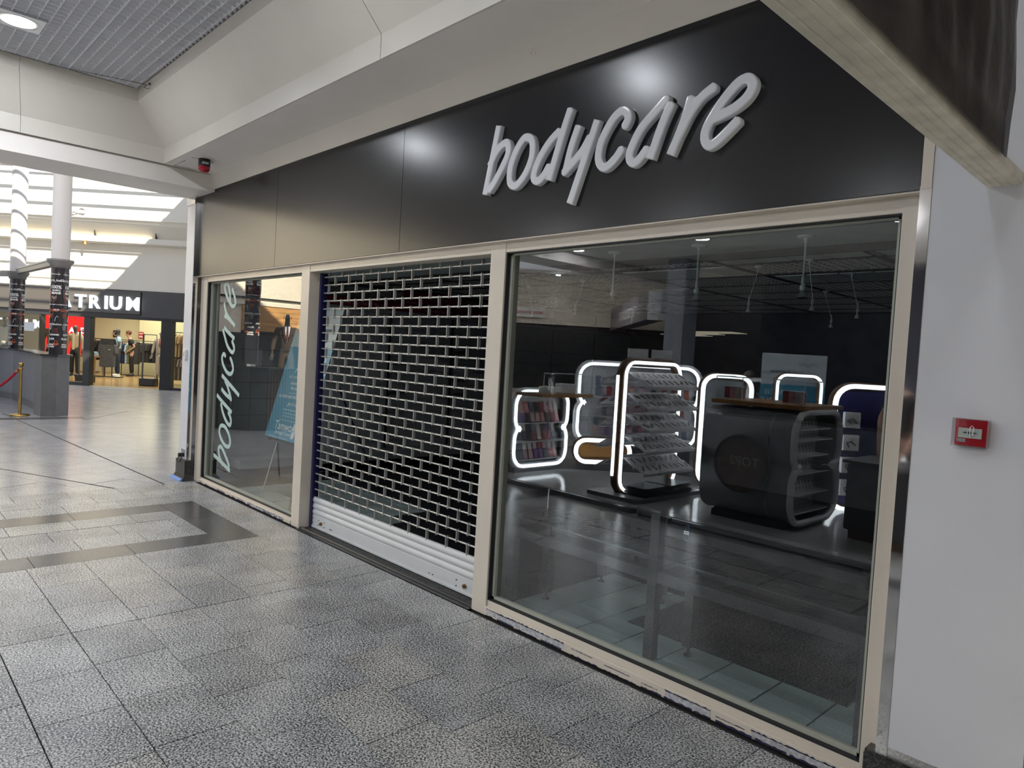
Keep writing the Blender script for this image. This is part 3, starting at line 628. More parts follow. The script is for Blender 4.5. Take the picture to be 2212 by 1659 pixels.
        skin('jacket' if jacket else 'shirt', c, top, t)
        if open_front:
            b = B(); b.box(-.035 * k, .035 * k, -.128 * k, -.10 * k, .93 * k, 1.50 * k); obj('undershirt', b, open_front, t, .008)
        if tie:
            b = B(); P_ = [(0, 1.50), (-.06, 1.50), (-.045, 1.35), (0, 1.16), (.045, 1.35), (.06, 1.50)]
            b.prism([(x * k, z * k) for x, z in P_], Matrix(((1, 0, 0, 0), (0, 0, -1, -.118 * k), (0, 1, 0, 0), (0, 0, 0, 1))), .018 * k); obj('shirt_front', b, tie[0], t)
            b = B(); b.prism([(x * k, z * k) for x, z in [(-.014, 1.49), (-.026, 1.24), (0, 1.18), (.026, 1.24), (.014, 1.49), (.02, 1.51), (-.02, 1.51)]], Matrix(((1, 0, 0, 0), (0, 0, -1, -.137 * k), (0, 1, 0, 0), (0, 0, 0, 1))), .008 * k); obj('tie', b, tie[1], t)
            b = B()
            for s in (1, -1): b.prism([(s * x * k, z * k) for x, z in [(.02, 1.14), (.062, 1.38), (.07, 1.5), (.105, 1.44), (.075, 1.3)]][::s], Matrix(((1, 0, 0, 0), (0, 0, -1, -.128 * k), (0, 1, 0, 0), (0, 0, 0, 1))), .012 * k)
            obj('lapel', b, top, t)
    if plinth: obj('base', B().lathe([(.001, 0), (.2, 0), (.2, .012), (.001, .014)], n=24), steel, t)
    return t
mq = mat('mannequin_grey', (.045, .042, .04), .28); mq2 = mat('mannequin_bronze', (.12, .115, .10), .3)
skn = mat('skin', (.42, .24, .17), .5)
# ================================================================== the far wall and the menswear shop in it
aw = semp('wall_back'); aw.location = WP; aw.rotation_euler = (0, 0, WA)
acream = mat('atrium_cream', (.74, .69, .60), .55, nz=.02, nscale=1.5)
agrey = mat('anthracite', (.065, .063, .068), .42, nz=.04, nscale=6)
agrey2 = mat('anthracite_sign', (.07, .065, .062), .38)
def as_(n, b, m, par=aw): return struct(n, b, m, par)
as_('upper_wall', B().box(-16, 10, -.42, 0, 4.90, 6.13), acream)
as_('wall_step', B().box(-16, 10, -.45, -.42, 4.90, 5.02), acream)
b = B(); pr = [(-.42, 4.90), (-.36, 4.78), (-.2, 4.6), (-.08, 4.42), (.05, 4.42), (.05, 4.90)]
b.add([(x, d, z) for x in (-16, 10) for d, z in pr], [tuple(range(6)), tuple(range(6, 12))[::-1]] + [(i, 6 + i, 6 + (i + 1) % 6, (i + 1) % 6) for i in range(6)]); as_('cove', b, acream)
as_('ledge', B().box(-16, 10, -.24, .05, 4.26, 4.42).box(-16, 10, -.2, .05, 4.235, 4.26), acream)
as_('lower_wall', B().box(-16, 10, 0, .12, 2.9, 4.26), acream)
as_('cornice', B().box(-16, 10, -.05, .05, 2.955, 3.06).box(-16, 10, -.09, .05, 2.90, 2.955).box(-16, 10, -.03, .05, 3.06, 3.11), acream)
b = B(); [b.box(u, u + .012, -.422 if z0 > 4.8 else -.2, -.41 if z0 > 4.8 else -.1, z0, z1) for u, z0, z1 in ((-.65, 4.44, 4.6), (1.15, 4.44, 4.6))]
as_('panel_joint', b, grout)
tag(obj('beam_detector', B().box(-.09, .09, -.05, 0, -.04, .05).box(-.07, -.02, -.06, -.05, -.03, .03), mat('detector_orange', (.5, .2, .06), .4)), 'tiny orange and white detector under the sunlit ledge of the far wall', 'detector').location = A(-.87, -.24, 4.19)
b = B(); q = [(0, 0, 0), (.28, .02, .03), (.2, -.05, .13), (.36, 0, .02), (.5, -.04, .17), (.66, .02, .13), (.5, .03, .02), (.78, 0, -.01), (.9, .02, .12), (.72, -.05, .2), (.34, .05, -.05), (.08, -.03, -.08)]
b.add(q, [(0, 1, 10), (0, 10, 11), (1, 2, 3), (3, 4, 6), (4, 5, 6), (6, 5, 7), (5, 8, 7), (5, 9, 8), (1, 3, 10), (3, 6, 10), (2, 3, 0), (4, 9, 5)])
lo = obj('plastic_scrap', b, mat('scrap_white', (.5, .5, .52), .4)); lo.scale = (.62, .62, .62); lo.location = A(-1.25, -.52, 5.02); lo.rotation_euler = (0, 0, WA); m_ = lo.modifiers.new('s', 'SOLIDIFY'); m_.thickness = .01
tag(lo, 'crumpled scrap of white plastic caught on the high sunlit ledge', 'litter')
# shopfront boards
sf = thing('menswear_shopfront', 'anthracite shopfront with glowing ATRIUM sign across the hall', 'shopfront', WP, WA)
obj('side_fascia', B().box(.78, 6, -.12, 0, 2.12, 2.89).box(-16, .78, -.08, 0, 2.12, 2.89), agrey, sf)
obj('sign_board', B().box(-6.2, .76, -.16, -.08, 2.19, 2.86), agrey2, sf, .006)
obj('head_rail', B().box(-16, 6, -.1, .1, 2.04, 2.12), mat('frame_dark', (.02, .02, .022), .35), sf); fd = MC['frame_dark']
for u0, u1 in ((-.92, -.72), (1.37, 1.70), (-3.1, -3.0), (-2.25, -2.2), (5.8, 6)): obj('mullion', B().box(u0, u1, -.1, .12, 0, 2.06), fd, sf, .004)
obj('sill_rail', B().box(1.7, 6, -.08, .1, 0, .07).box(-16, -.92, -.08, .1, 0, .1), fd, sf)
for u0, u1 in ((1.70, 5.8), (-5.2, -3.1), (-3.0, -2.25)): obj('glazing', B().box(u0, u1, 0, .01, .07, 2.04), acryl, sf)
obj('threshold_strip', B().box(-1.5, 1.4, -.06, 0, 0, .012), mat('brass_strip', (.65, .55, .35), .3, .7), sf)
sg = thing('illuminated_shop_sign', 'glowing white ATRIUM letters on the anthracite sign board', 'sign lettering', A(0, -.16, 0), WA)
lit = emis('sign_glow', (.86, .94, 1), 2.6); side = mat('letter_side', (.5, .52, .55), .3)
Ml = lambda x, z: Matrix(((1, 0, 0, x), (0, 0, -1, 0), (0, 1, 0, z), (0, 0, 0, 1)))
def sgn(word, xs, z, size, mm, par, y0=-.05, ext=.03, bold=.008, nm='letter_'):
    for ch, x in zip(word, xs):
        o = obj(nm + ch.lower(), text_mesh(ch, size, ext, bold, M=Matrix.Translation((0, y0, 0)) @ Ml(x, z), align='CENTER', mat_=mm), None, par)
zz = lambda x: 2.235 + .05 * (x + 1.5) / 2
sgn('ATRIUM', (-1.44, -.975, -.575, -.22, .065, .565), 2.31, .545, lit, sg)
sgn('TUM', (-3.62, -2.85, -2.42), 1.62, .36, lit, sg, y0=.25)
# interior of the menswear shop
it = semp('wall_2'); it.location = WP; it.rotation_euler = (0, 0, WA)
lime = mat('pale_lime_wall', (.62, .62, .40), .6)
as_('inner_back', B().box(-14, -3.4, 8.0, 8.1, 0, 3.2).box(-3.4, 8, 7.6, 8.1, 0, 3.2), lime, it)
it2 = semp('ceiling_4'); it2.location = WP; it2.rotation_euler = (0, 0, WA); it3 = semp('floor_3'); it3.location = WP; it3.rotation_euler = (0, 0, WA); it4 = semp('wall_4'); it4.location = WP; it4.rotation_euler = (0, 0, WA); it5 = semp('wall_5'); it5.location = WP; it5.rotation_euler = (0, 0, WA)
as_('inner_ceiling', B().box(-14, 8, .12, 8.1, 2.95, 3.0), mat('inner_ceiling', (.4, .4, .36), .7), it2)
as_('inner_side', B().box(7.9, 8, .12, 8.1, 0, 3.0), lime, it4); as_('inner_side', B().box(-14, -13.9, .12, 8.1, 0, 3), lime, it5)
as_('inner_floor', B().box(-14, 8, 0, 8.1, -.01, .002), mat('oak_floor', (.36, .24, .11), .18, nz=.25, nscale=3, stretch=(.5, 3, 1)), it3)
area('shop_or_fill_light', A(-1.5, 4, 2.9), (0, 0, -1), 7, 5, 420, (1, .93, .72)); area('shop_or_fill_light', A(3.5, 2.5, 2.9), (0, 0, -1), 3, 3, 90, (1, .92, .75))
# SALE lightbox
t = thing('sale_poster', 'glowing red SALE poster behind the mannequin in the tan jacket', 'poster', A(-4.55, 5.2, 0), WA)
obj('lightbox', B().box(-1.2, .56, 0, .06, .7, 2.33), emis('sale_red', (.85, .035, .03), 1.1), t)
obj('lettering', text_mesh('SALE', .30, 0, .010, M=Matrix.Translation((0, -.012, 0)) @ Ml(.02, 1.53), align='CENTER', spacing=1.25, mat_=emis('sale_white', (1, .95, .95), 1.1)), None, t)
for nm_, u, d, w, hh, col, txt, lab in (('wall_poster', -4.55, 7.93, .2, .27, (.03, .02, .02), 'O', 'small black poster with a white ring on the lime wall'), ('wall_poster', -3.3, 7.55, .2, .27, (.35, .01, .02), 'SALE', 'small dark red SALE poster on the lime wall')):
    t = thing(nm_, lab, 'poster', A(u, d, 1.45), WA); obj('sheet', B().box(-w / 2, w / 2, -.01, 0, 0, hh), mat('poster_%d' % (u * -100), col, .5), t)
    if txt == 'O': obj('ring', B().lathe([(.17, 0), (.2, 0), (.2, .004), (.17, .004)], n=20).__class__().tube([(.07 * math.cos(a * PI / 8), -.014, .135 + .07 * math.sin(a * PI / 8)) for a in range(16)], .009, 5, closed=True), white, t)
    else:
        obj('lettering', text_mesh('SALE', .07, 0, .003, M=Matrix.Translation((0, -.014, 0)) @ Ml(0, .18), align='CENTER', mat_=white), None, t); obj('lettering', text_mesh('50%', .09, 0, .003, M=Matrix.Translation((0, -.014, 0)) @ Ml(0, .05), align='CENTER', mat_=white), None, t)
# clothes rails
def garment_mesh(m, L=.75, w=.44, th=.07, slv=.3):
    b = B(); P_ = [(-.05, 0), (-.2 * w / .44, -.06), (-w / 2 - .03, -slv), (-w / 2 + .05, -slv - .02), (-.17 * w / .44, -.17), (-.18 * w / .44, -L), (0, -L - .02), (.18 * w / .44, -L), (.17 * w / .44, -.17), (w / 2 - .05, -slv - .02), (w / 2 + .03, -slv), (.2 * w / .44, -.06), (.05, 0), (0, -.03)]
    b.prism(P_, Matrix(((1, 0, 0, 0), (0, 0, -1, th / 2), (0, 1, 0, 0), (0, 0, 0, 1))), th); return b.mesh('garment', m, .012)
gcols = [('navy', (.02, .03, .07)), ('charcoal', (.035, .035, .04)), ('olive', (.14, .15, .07)), ('pale blue', (.35, .45, .55)), ('black', (.012, .012, .014)), ('light grey', (.42, .43, .46)), ('taupe', (.24, .2, .16)), ('camel', (.40, .28, .15)), ('dark green', (.04, .06, .045)), ('cream', (.6, .55, .45))]
gm = {n_: garment_mesh(mat('cloth_' + n_.replace(' ', '_'), c, .85, nz=.15, nscale=18)) for n_, c in gcols}
hangm = B().tube([(-.19, 0, -.055), (0, 0, .0), (.19, 0, -.055)], .006, 5).tube([(0, 0, 0), (0, 0, .035), (.02, 0, .055), (.0, 0, .07)], .004, 5).mesh('hanger', blackp)
ORD = ['leftmost'] + ['%s' % w for w in 'second third fourth fifth sixth seventh eighth ninth tenth eleventh twelfth thirteenth fourteenth fifteenth sixteenth seventeenth eighteenth nineteenth twentieth'.split()] + ['twenty-' + w for w in 'first second third fourth fifth sixth seventh eighth ninth'.split()] + ['thirtieth', 'thirty-first', 'thirty-second']
def rail(name, label, org, u0, u1, z, cols, group, glabel, step=.11, dd=0, legs=True):
    t = thing(name, label, 'clothes rail', A(*org), WA)
    obj('rail', B().tube([(u0 - .1, 0, z), (u1 + .1, 0, z)], .014, 8), blackp, t)
    if legs:
        for u in (u0 - .08, u1 + .08): obj('leg', B().tube([(u, 0, z), (u, 0, .05)], .016, 8).box(u - .025, u + .025, -.28, .28, .02, .05), blackp, t)
    n_ = int((u1 - u0) / step); cnt = {}
    for i in range(n_ + 1):
        c = cols[i * len(cols) // (n_ + 1)]
        cnt[c] = cnt.get(c, 0) + 1
        g = thing('hanging_garment', glabel % (ORD[i] + ' from the left, ' + c), 'garment', A(org[0] + u0 + i * step, org[1], z - .072), WA + PI / 2 + R_.uniform(-.5, -.1), group)
        o = bpy.data.objects.new('garment', gm[c]); COL.objects.link(o); o.parent = g; h_ = bpy.data.objects.new('hanger', hangm); COL.objects.link(h_); h_.parent = g
rail('clothes_rail', 'black clothes rail against the lime wall, behind the striped queue of shirts', (-4.5, 6.6, 0), 0, 3.3, 1.36, ['black', 'pale blue', 'cream', 'taupe', 'light grey', 'black', 'charcoal', 'black', 'navy', 'pale blue', 'dark green'], 'shirts on the back rail', '%s shirt on the long rail by the lime wall', .11)
rail('clothes_rail', 'short black clothes rail of dark shirts left of the grey polo', (-3.05, 5.9, 0), 0, .5, 1.30, ['navy', 'pale blue', 'olive', 'charcoal'], 'shirts on the short rail', '%s shirt on the short rail by the grey polo', .09)
rail('clothes_rail', 'upper clothes rail of jackets behind the right-hand window', (.35, 2.6, 0), -.1, 1.5, 1.75, ['navy', 'camel', 'black', 'charcoal', 'dark green'], 'jackets on the upper window rail', '%s jacket on the upper window rail', .13, legs=False)
rail('clothes_rail', 'lower clothes rail of trousers behind the right-hand window', (.35, 2.6, 0), -.1, 1.5, .98, ['dark green', 'taupe', 'camel', 'taupe', 'camel'], 'trousers on the lower window rail', '%s trousers on the lower window rail', .13)
# polo displayed face on
t = thing('front_display_stand', 'charcoal polo shirt shown face-on on a low black stand', 'display stand', A(-2.68, 4.25, 0), WA)
obj('stand', B().tube([(-.12, 0, .04), (-.12, 0, .5)], .02, 8).tube([(.14, 0, .04), (.14, 0, .5)], .02, 8).tube([(0, 0, .4), (0, 0, 1.36)], .014, 8).beam((-.5, -.1, .03), (.5, .1, .03), .05, .03).beam((-.5, .15, .03), (.5, -.15, .03), .05, .03), blackp, t)
o = obj('polo_shirt', garment_mesh(mat('cloth_slate', (.05, .052, .06), .85, nz=.2, nscale=18), .85, .62, .16, .36), None, t); o.location = (0, -.05, 1.24)
obj('chest_logo', B().box(.06, .13, -.138, -.13, 1.0, 1.012), white, t)
# mannequins and shopper
tan = mat('cloth_tan', (.36, .29, .20), .85, nz=.08, nscale=20); denim = mat('cloth_denim', (.012, .025, .045), .85, nz=.2, nscale=20); blackc = mat('cloth_black', (.010, .010, .012), .85)
skyb = mat('cloth_sky', (.30, .45, .58), .85, nz=.04, nscale=20); suitg = mat('cloth_suit', (.22, .19, .165), .85, nz=.12, nscale=30); brownc = mat('cloth_brown', (.045, .030, .022), .85, nz=.2, nscale=30)
wsh = mat('shoe_white', (.7, .7, .68), .5); pink = mat('cloth_pink', (.6, .38, .38), .8); wine = mat('cloth_wine', (.10, .015, .02), .7); wshirt = mat('cloth_white', (.6, .62, .72), .8)
face = WA     # facing the camera: figure front is -y
figure('mannequin', 'dark mannequin in a tan overshirt before the red SALE poster', 'mannequin', (-25.4, 3.02, .0), face, 1.88, mq, tan, 'long', blackc, blackp, jacket=True, open_front=mat('cloth_ecru', (.55, .48, .34), .8), plinth=True)
figure('mannequin', 'dark mannequin in a sky blue polo and white trainers facing left', 'mannequin', (-25.75, 4.47, 0), face - .9, 1.86, mq, skyb, 'short', denim, wsh, plinth=True, headturn=0, arms={1: ((.26, .0, 1.18), (.28, -.12, .93)), -1: ((-.26, .02, 1.18), (-.26, -.1, .92))})
figure('person', 'shopper in black t-shirt and trousers looking down behind the sky blue polo mannequin', 'person', (-26.1, 5.05, 0), face - 1.2, 1.76, skn, blackc, 'short', blackc, blackp, hair=mat('hair_auburn', (.10, .03, .015), .6), lean=.6, person=True, arms={1: ((.24, .12, 1.2), (.18, -.1, 1.02)), -1: ((-.26, .0, 1.2), (-.2, -.2, 1.0))})
figure('mannequin', 'mannequin in a pale grey suit with pink shirt beside the anthracite post', 'mannequin', (-24.6, 5.62, 0), face + .1, 1.84, mq2, suitg, 'long', suitg, blackp, jacket=True, tie=(pink, wine), plinth=True)
figure('mannequin', 'mannequin in a dark navy jacket at the far right shop window', 'mannequin', (-20.7, 5.45, 0), face + .6, 1.84, mq, mat('cloth_darknavy', (.02, .03, .05), .8), 'long', mat('cloth_darknavy', (.02, .03, .05), .8), blackp, jacket=True, tie=(wshirt, wine), plinth=True)
figure('mannequin', 'bronze mannequin in a brown jacket behind a white notice between the two columns', 'mannequin', (-22.33, 1.76, .16), face, 1.84, mq2, mat('cloth_tobacco', (.13, .085, .05), .85), 'long', blackc, blackp, jacket=True, plinth=True)
figure('mannequin', 'bronze mannequin in a cream top at the left picture edge', 'mannequin', (-23.35, .72, .16), face, 1.84, mq2, mat('cloth_bone', (.45, .42, .34), .85), 'long', blackc, blackp, jacket=True, plinth=True)
tag(obj('paper_notice', B().box(-.17, .17, -.012, 0, -.13, .13), mat('paper_white', (.7, .72, .76), .6)), 'white paper notice taped on the far window in front of a mannequin', 'notice'); bpy.data.objects['paper_notice'].location = A(-2.62, -.01, 1.66); bpy.data.objects['paper_notice'].rotation_euler = (0, 0, WA)
# folded clothes table
t = thing('display_table', 'wooden display table with tapered legs left of the grey polo', 'table', A(-3.75, 4.85, 0), WA)
wd_ = mat('table_oak', (.25, .15, .06), .4, nz=.2, nscale=6, stretch=(1, 1, 6))
obj('table_top', B().box(-.9, .42, -.35, .35, .68, .74), wd_, t)
for x, y in ((-.8, -.3), (.36, -.3), (-.8, .3), (.36, .3)):
    b = B(); b.add([(x - .07, y - .03, .68), (x + .07, y - .03, .68), (x + .07, y + .03, .68), (x - .07, y + .03, .68), (x - .0, y - .02, 0), (x + .05, y - .02, 0), (x + .05, y + .02, 0), (x - .0, y + .02, 0)], [(0, 1, 2, 3), (7, 6, 5, 4)] + [(i, i + 4, (i + 1) % 4 + 4, (i + 1) % 4) for i in range(4)]); obj('leg', b, wd_, t)
for i in range(4):
    o = obj('folded_shirt', B().box(-.17, .17, -.2, .2, 0, .035), skyb, None, .012); o.location = A(-3.62 + .01 * i, 4.75, .742 + .036 * i); o.rotation_euler = (0, 0, WA + .05 * i)
    tag(o, 'folded sky blue shirt, %s in the pile on the wooden table' % ('lowest', 'second', 'third', 'topmost')[i], 'shirt', 'folded shirts on the display table')
# security gates
def gate(loc, label):
    t = thing('security_gate', label, 'security gate', loc, WA); obj('base', B().box(-.24, .24, -.16, .16, .0, .25), blackp, t, .03)
    obj('post', B().tube([(-.21, 0, .2), (-.21, 0, 1.62)], .026, 8), mat('gate_grey', (.09, .085, .08), .4), t); obj('post', B().tube([(.21, 0, .2), (.21, 0, 1.62)], .016, 8), alu, t)
    obj('crossbar', B().tube([(-.21, 0, 1.62), (.21, 0, 1.62)], .014, 6), blackp, t); obj('crossbar', B().tube([(-.21, 0, .32), (.21, 0, .32)], .012, 6), blackp, t)
gate((-22.0, 2.62, 0), 'slim security gate on a black base before the tan overshirt mannequin'); gate((-20.6, 4.07, 0), 'slim security gate on a black base beside the anthracite post')
# ------------------------------------------------------------------ atrium roof, sky openings and sun bars
rf = semp('ceiling_2'); rf.location = WP; rf.rotation_euler = (0, 0, WA)
us = [-12, -9, .9, 2.75, 3.8, 4.1, 14]; ds = [-15.5, -12.2, -8.6, -5.4, -4.6, -.05]
b = B()
for i in range(len(us) - 1):
    for j in range(len(ds) - 1):
        u, d = (us[i] + us[i + 1]) / 2, (ds[j] + ds[j + 1]) / 2
        if u < -9 or (u < 2.75 and d > -4.6) or (.9 < u < 4.1 and -8.6 < d < -5.4) or (u < 3.8 and d < -12.2): continue
        b.box(us[i], us[i + 1], ds[j], ds[j + 1], 6.36, 6.44)
as_('roof_panel', b, acream, rf)
for d in [-.22 - .43 * k for k in range(36)]:
    if -4.9 < d or -8.7 < d < -5.3: as_('glazing_bar', B().box(-14, 4.2, d - .035, d + .035, 6.32, 6.36), mat('bar_dark', (.10, .09, .10), .5), rf)
for u in (-2.35, -2.2, -5.5): as_('rafter', B().box(u - .015, u + .015, .0, 1.5, 6.15, 6.3), fd if False else acream, rf)
# ================================================================== coffee kiosk in the hall, columns wrapped in printed film
kg = mat('kiosk_grey', (.20, .21, .24), .42, nz=.05, nscale=5); kg2 = mat('kiosk_grey_dark', (.12, .125, .135), .4, nz=.1, nscale=8); ktop = mat('kiosk_top', (.03, .03, .032), .22)
colw = mat('column_white', (.66, .655, .68), .4); wrap = mat('wrap_black', (.018, .018, .024), .25); wl_w = mat('print_white', (.75, .75, .78), .4); wl_o = mat('print_orange', (.62, .13, .06), .4)
capm = mat('capital_grey', (.20, .195, .20), .4)
def wall_run(par, pts, z0, z1, th, m, nm):
    for i in range(len(pts) - 1):
        a, c = Vector((*pts[i], 0)), Vector((*pts[i + 1], 0)); b = B(); b.beam(a + Vector((0, 0, (z0 + z1) / 2)), c + Vector((0, 0, (z0 + z1) / 2)), th, z1 - z0); obj(nm, b, m, par)
kk = thing('coffee_kiosk', 'grey coffee kiosk counter with black worktop standing in the hall', 'kiosk', (0, 0, 0))
def poly(par, pts, z0, z1, m, nm): obj(nm, B().prism(pts, Matrix.Translation((0, 0, z0)), z1 - z0), m, par)
poly(kk, [(-11.90, -.28), (-11.86, -.05), (-12.05, .19), (-12.45, .22), (-12.5, -.12), (-12.42, -.30)], 0, 1.12, kg2, 'end_block')
wall_run(kk, [(-12.45, -.12), (-15.75, -.12), (-16.35, -.30), (-17.2, -1.5)], .14, 1.115, .08, kg, 'side_panel'); wall_run(kk, [(-12.45, -.115), (-15.75, -.115), (-16.35, -.295), (-17.2, -1.5)], 0, .14, .075, kg2, 'kick_board')
wall_run(kk, [(-12.3, -.08), (-15.8, -.08), (-16.4, -.27), (-17.3, -1.55)], 1.115, 1.15, .34, ktop, 'worktop')
poly(kk, [(-11.86, -.32), (-11.81, -.05), (-12.02, .24), (-12.5, .27), (-12.55, -.34)], 1.12, 1.15, ktop, 'worktop')
arc = [(-9.75, -1.85), (-9.45, -1.92), (-9.2, -2.06), (-9.02, -2.28), (-8.91, -2.54)]
st = mat('slate_panel', (.05, .052, .055), .35, nz=.5, nscale=3, bump=.3, bscale=12)
wall_run(kk, arc, 0, 1.10, .08, st, 'front_panel'); wall_run(kk, [(-9.8, -1.93), (-9.45, -2.02), (-9.24, -2.15), (-9.1, -2.34), (-9.0, -2.56), (-8.6, -3.9)], 1.10, 1.14, .42, ktop, 'worktop')
sl = mat('slat_wood', (.22, .10, .035), .5, nz=.3, nscale=8, stretch=(1, 1, .2))
wall_run(kk, [(-8.95, -2.56), (-8.55, -3.9)], 0, 1.1, .04, black, 'front_panel')
for k in range(28):
    p = Vector((-8.915, -2.58, 0)).lerp(Vector((-8.515, -3.9, 0)), k / 27); b = B().box(-.012, .012, -.012, .012, 0, 1.1); o = obj('slat', b, sl, kk); o.location = p
wall_run(kk, [(-11.3, -3.2), (-13.9, -4.6)], 1.0, 1.4, .08, kg, 'side_panel')
kk2 = [o for o in kk.children]
b = B().box(-13.05, -13.0, -.166, -.158, .50, .62); obj('socket_plate', b, mat('socket_grey', (.10, .10, .12), .3), kk)
# dark floor strip round the kiosk
b = B().box(-11.78, -11.45, -3, .35, -.004, .0012); struct('dark_floor_strip', b, M_dgran, fl_)
def column(x, y, r, label, zc=2.86, seed=0, zt=6.3):
    rr = random.Random(seed); t = thing('wrapped_column', label, 'column', (x, y, 1.15))
    zc -= 1.15; zt -= 1.15
    obj('shaft', B().cyl((0, 0, zc), (0, 0, zt), r * 1.04, 28), colw, t); obj('film_wrap', B().cyl((0, 0, 0), (0, 0, zc), r, 36), wrap, t)
    obj('capital', B().lathe([(r, zc - .12), (r * 1.14, zc - .115), (r * 1.16, zc - .06), (r * 1.5, zc - .0), (r * 1.52, zc + .04), (r * 1.04, zc + .042)], n=32), capm, t)
    R2 = r + .0025
    cy = lambda a0, z0: (lambda p: Vector((R2 * math.sin(a0 + p.x / R2), -R2 * math.cos(a0 + p.x / R2), z0 + p.y)))
    def tx(s, a, z, sz, m, bold=.0, shear=0, n='lettering', sx=1): obj(n, text_mesh(s, sz, 0, bold, shear, fn=cy(a, z), mat_=m, align='CENTER', sx=sx), None, t)
    def line(pts, m, w=.004): obj('printed_line', B().tube([(R2 * math.sin(a), -R2 * math.cos(a), z) for a, z in pts], w, 4), m, t)
    for a in (-2.35, -.78, .80, 2.4):
        f = 1 if a in (-.78,) else 0
        line([(a - .45, zc - .20), (a + .45, zc - .20), (a + .45, zc - .27), (a - .45, zc - .27), (a - .45, zc - .20)], wl_w, .003); tx('COFFEE ROASTERS', a, zc - .245, .022, wl_w, .001)
        tx("Gloria Jean's", a, zc - .37, .062, wl_w, .001, .35); tx('100%', a + .18, zc - .50, .085, wl_w, .003); tx('ARABICA', a + .2, zc - .545, .036, wl_w, .002); tx('BEANS', a + .18, zc - .60, .055, wl_w, .003)
        line([(a - .55, zc - .52), (a - .5, zc - .66), (a - .3, zc - .74), (a, zc - .75), (a + .25, zc - .70), (a + .3, zc - .62)], wl_o)
        for q in range(3): line([(a - .2 + .2 * q + .09 * math.cos(k), zc - .66 - .02 * (q % 2) + .022 * math.sin(k)) for k in [i * .8 for i in range(9)]], wl_w, .003)
        tx('BORN TO BREW A LATTE', a, zc - .80, .022, wl_w, .001); tx('Grinds', a - .2, zc - .92, .075, wl_o, .001, .3)
        line([(a - .35 + .2 * math.cos(k), zc - 1.0 + .045 * math.sin(2 * k)) for k in [i * .6 for i in range(11)]], wl_o); tx('FROM', a + .33, zc - .90, .034, wl_w, .002)
        line([(a + .15, zc - 1.1), (a + .25, zc - 1.03), (a + .4, zc - 1.0), (a + .55, zc - 1.03)], wl_w); tx('Fabulous', a + .3, zc - 1.17, .05, wl_w, .001, .3)
        line([(a - .4 + .12 * math.cos(k), zc - 1.2 + .06 * math.sin(k)) for k in [i * .7 for i in range(10)]], wl_w); 
        for q in range(3): line([(a + .05 + .06 * i, zc - 1.24 - .03 * q + .008 * (i % 2)) for i in range(9)], wl_o, .003)
        tx('COOKIES', a + .1, zc - 1.36, .04, wl_w, .002); tx('PLAN', a - .25, zc - 1.44, .05, wl_w, .002); tx('DRINK', a - .25, zc - 1.54, .036, wl_w, .002) if f or 1 else None; tx('COFFEE', a - .25, zc - 1.58, .036, wl_w, .002)
        line([(a + .35 + .16 * math.cos(k), zc - 1.5 + .05 * math.sin(k)) for k in [i * .7 for i in range(10)]], wl_o); tx('Bean', a + .33, zc - 1.53, .05, wl_o, .001, .3)
    return t
column(-12.0, -.02, .145, 'tall column wrapped in black coffee print at the right end of the kiosk', seed=1)
column(-15.75, -.12, .145, 'tall column wrapped in black coffee print at the left end of the kiosk panel', 2.80, seed=2)
column(-10.4, -2.85, .145, 'black printed column on the kiosk counter seen only reflected in the small window', 3.3, seed=3)
column(-13.0, -3.9, .145, 'farther printed kiosk column seen only reflected in the small window', 2.9, seed=4)
t = thing('kiosk_canopy_beam', 'grey beam linking the capitals of the two coffee print columns', 'beam', (-13.9, -.07, 2.86))
b = B(); b.beam((1.72, .05, 0), (-1.68, -.04, -.02), .12, .09); obj('lower_flange', b, capm, t); b = B(); b.beam((1.72, .05, .06), (-1.68, -.04, .04), .15, .03); obj('upper_flange', b, mat('beam_light', (.45, .44, .43), .4), t)
t = thing('kiosk_canopy_beam', 'grey beam running left from the farther coffee print column', 'beam', (-16, -.15, 2.81)); b = B(); b.beam((.1, 0, 0), (-2.5, -1.2, 0), .12, .12); obj('lower_flange', b, capm, t)
brass = mat('brass', (.55, .36, .12), .22, 1)
def stanchion(x, y, label):
    t = thing('rope_stanchion', label, 'stanchion', (x, y, 0))
    obj('base', B().lathe([(.001, 0), (.155, 0), (.16, .012), (.15, .028), (.06, .04), (.03, .045)], n=32), brass, t)
    obj('post', B().cyl((0, 0, .03), (0, 0, .93), .026, 16), brass, t)
    obj('finial', B().lathe([(.026, .90), (.04, .905), (.04, .955), (.03, .97), (.001, .975)], n=20), brass, t); obj('collar', B().lathe([(.026, .85), (.036, .852), (.036, .87), (.026, .872)], n=20).tube([(-.07, 0, .862), (.07, 0, .862)], .005, 6), brass, t)
stanchion(-12.12, -.56, 'brass rope stanchion standing in front of the grey kiosk end'); stanchion(-9.77, -2.15, 'second brass stanchion, seen only reflected at the left of the small window')
rp = [Vector((-12.18, -.57, .86)).lerp(Vector((-13.3, -1.5, .86)), k / 12) + Vector((0, 0, -.45 * math.sin(PI * k / 12) ** .9)) for k in range(13)]
t = thing('barrier_rope', 'sagging crimson velvet barrier rope hooked on the brass stanchion', 'rope', (0, 0, 0))
obj('rope', B().tube(rp, .022, 10), mat('rope_crimson', (.42, .008, .03), .7), t); obj('hook', B().tube([rp[0] + Vector((.05, 0, .02)), rp[0], rp[1].lerp(rp[0], .5)], [.006, .02, .026], 8), brass, t)
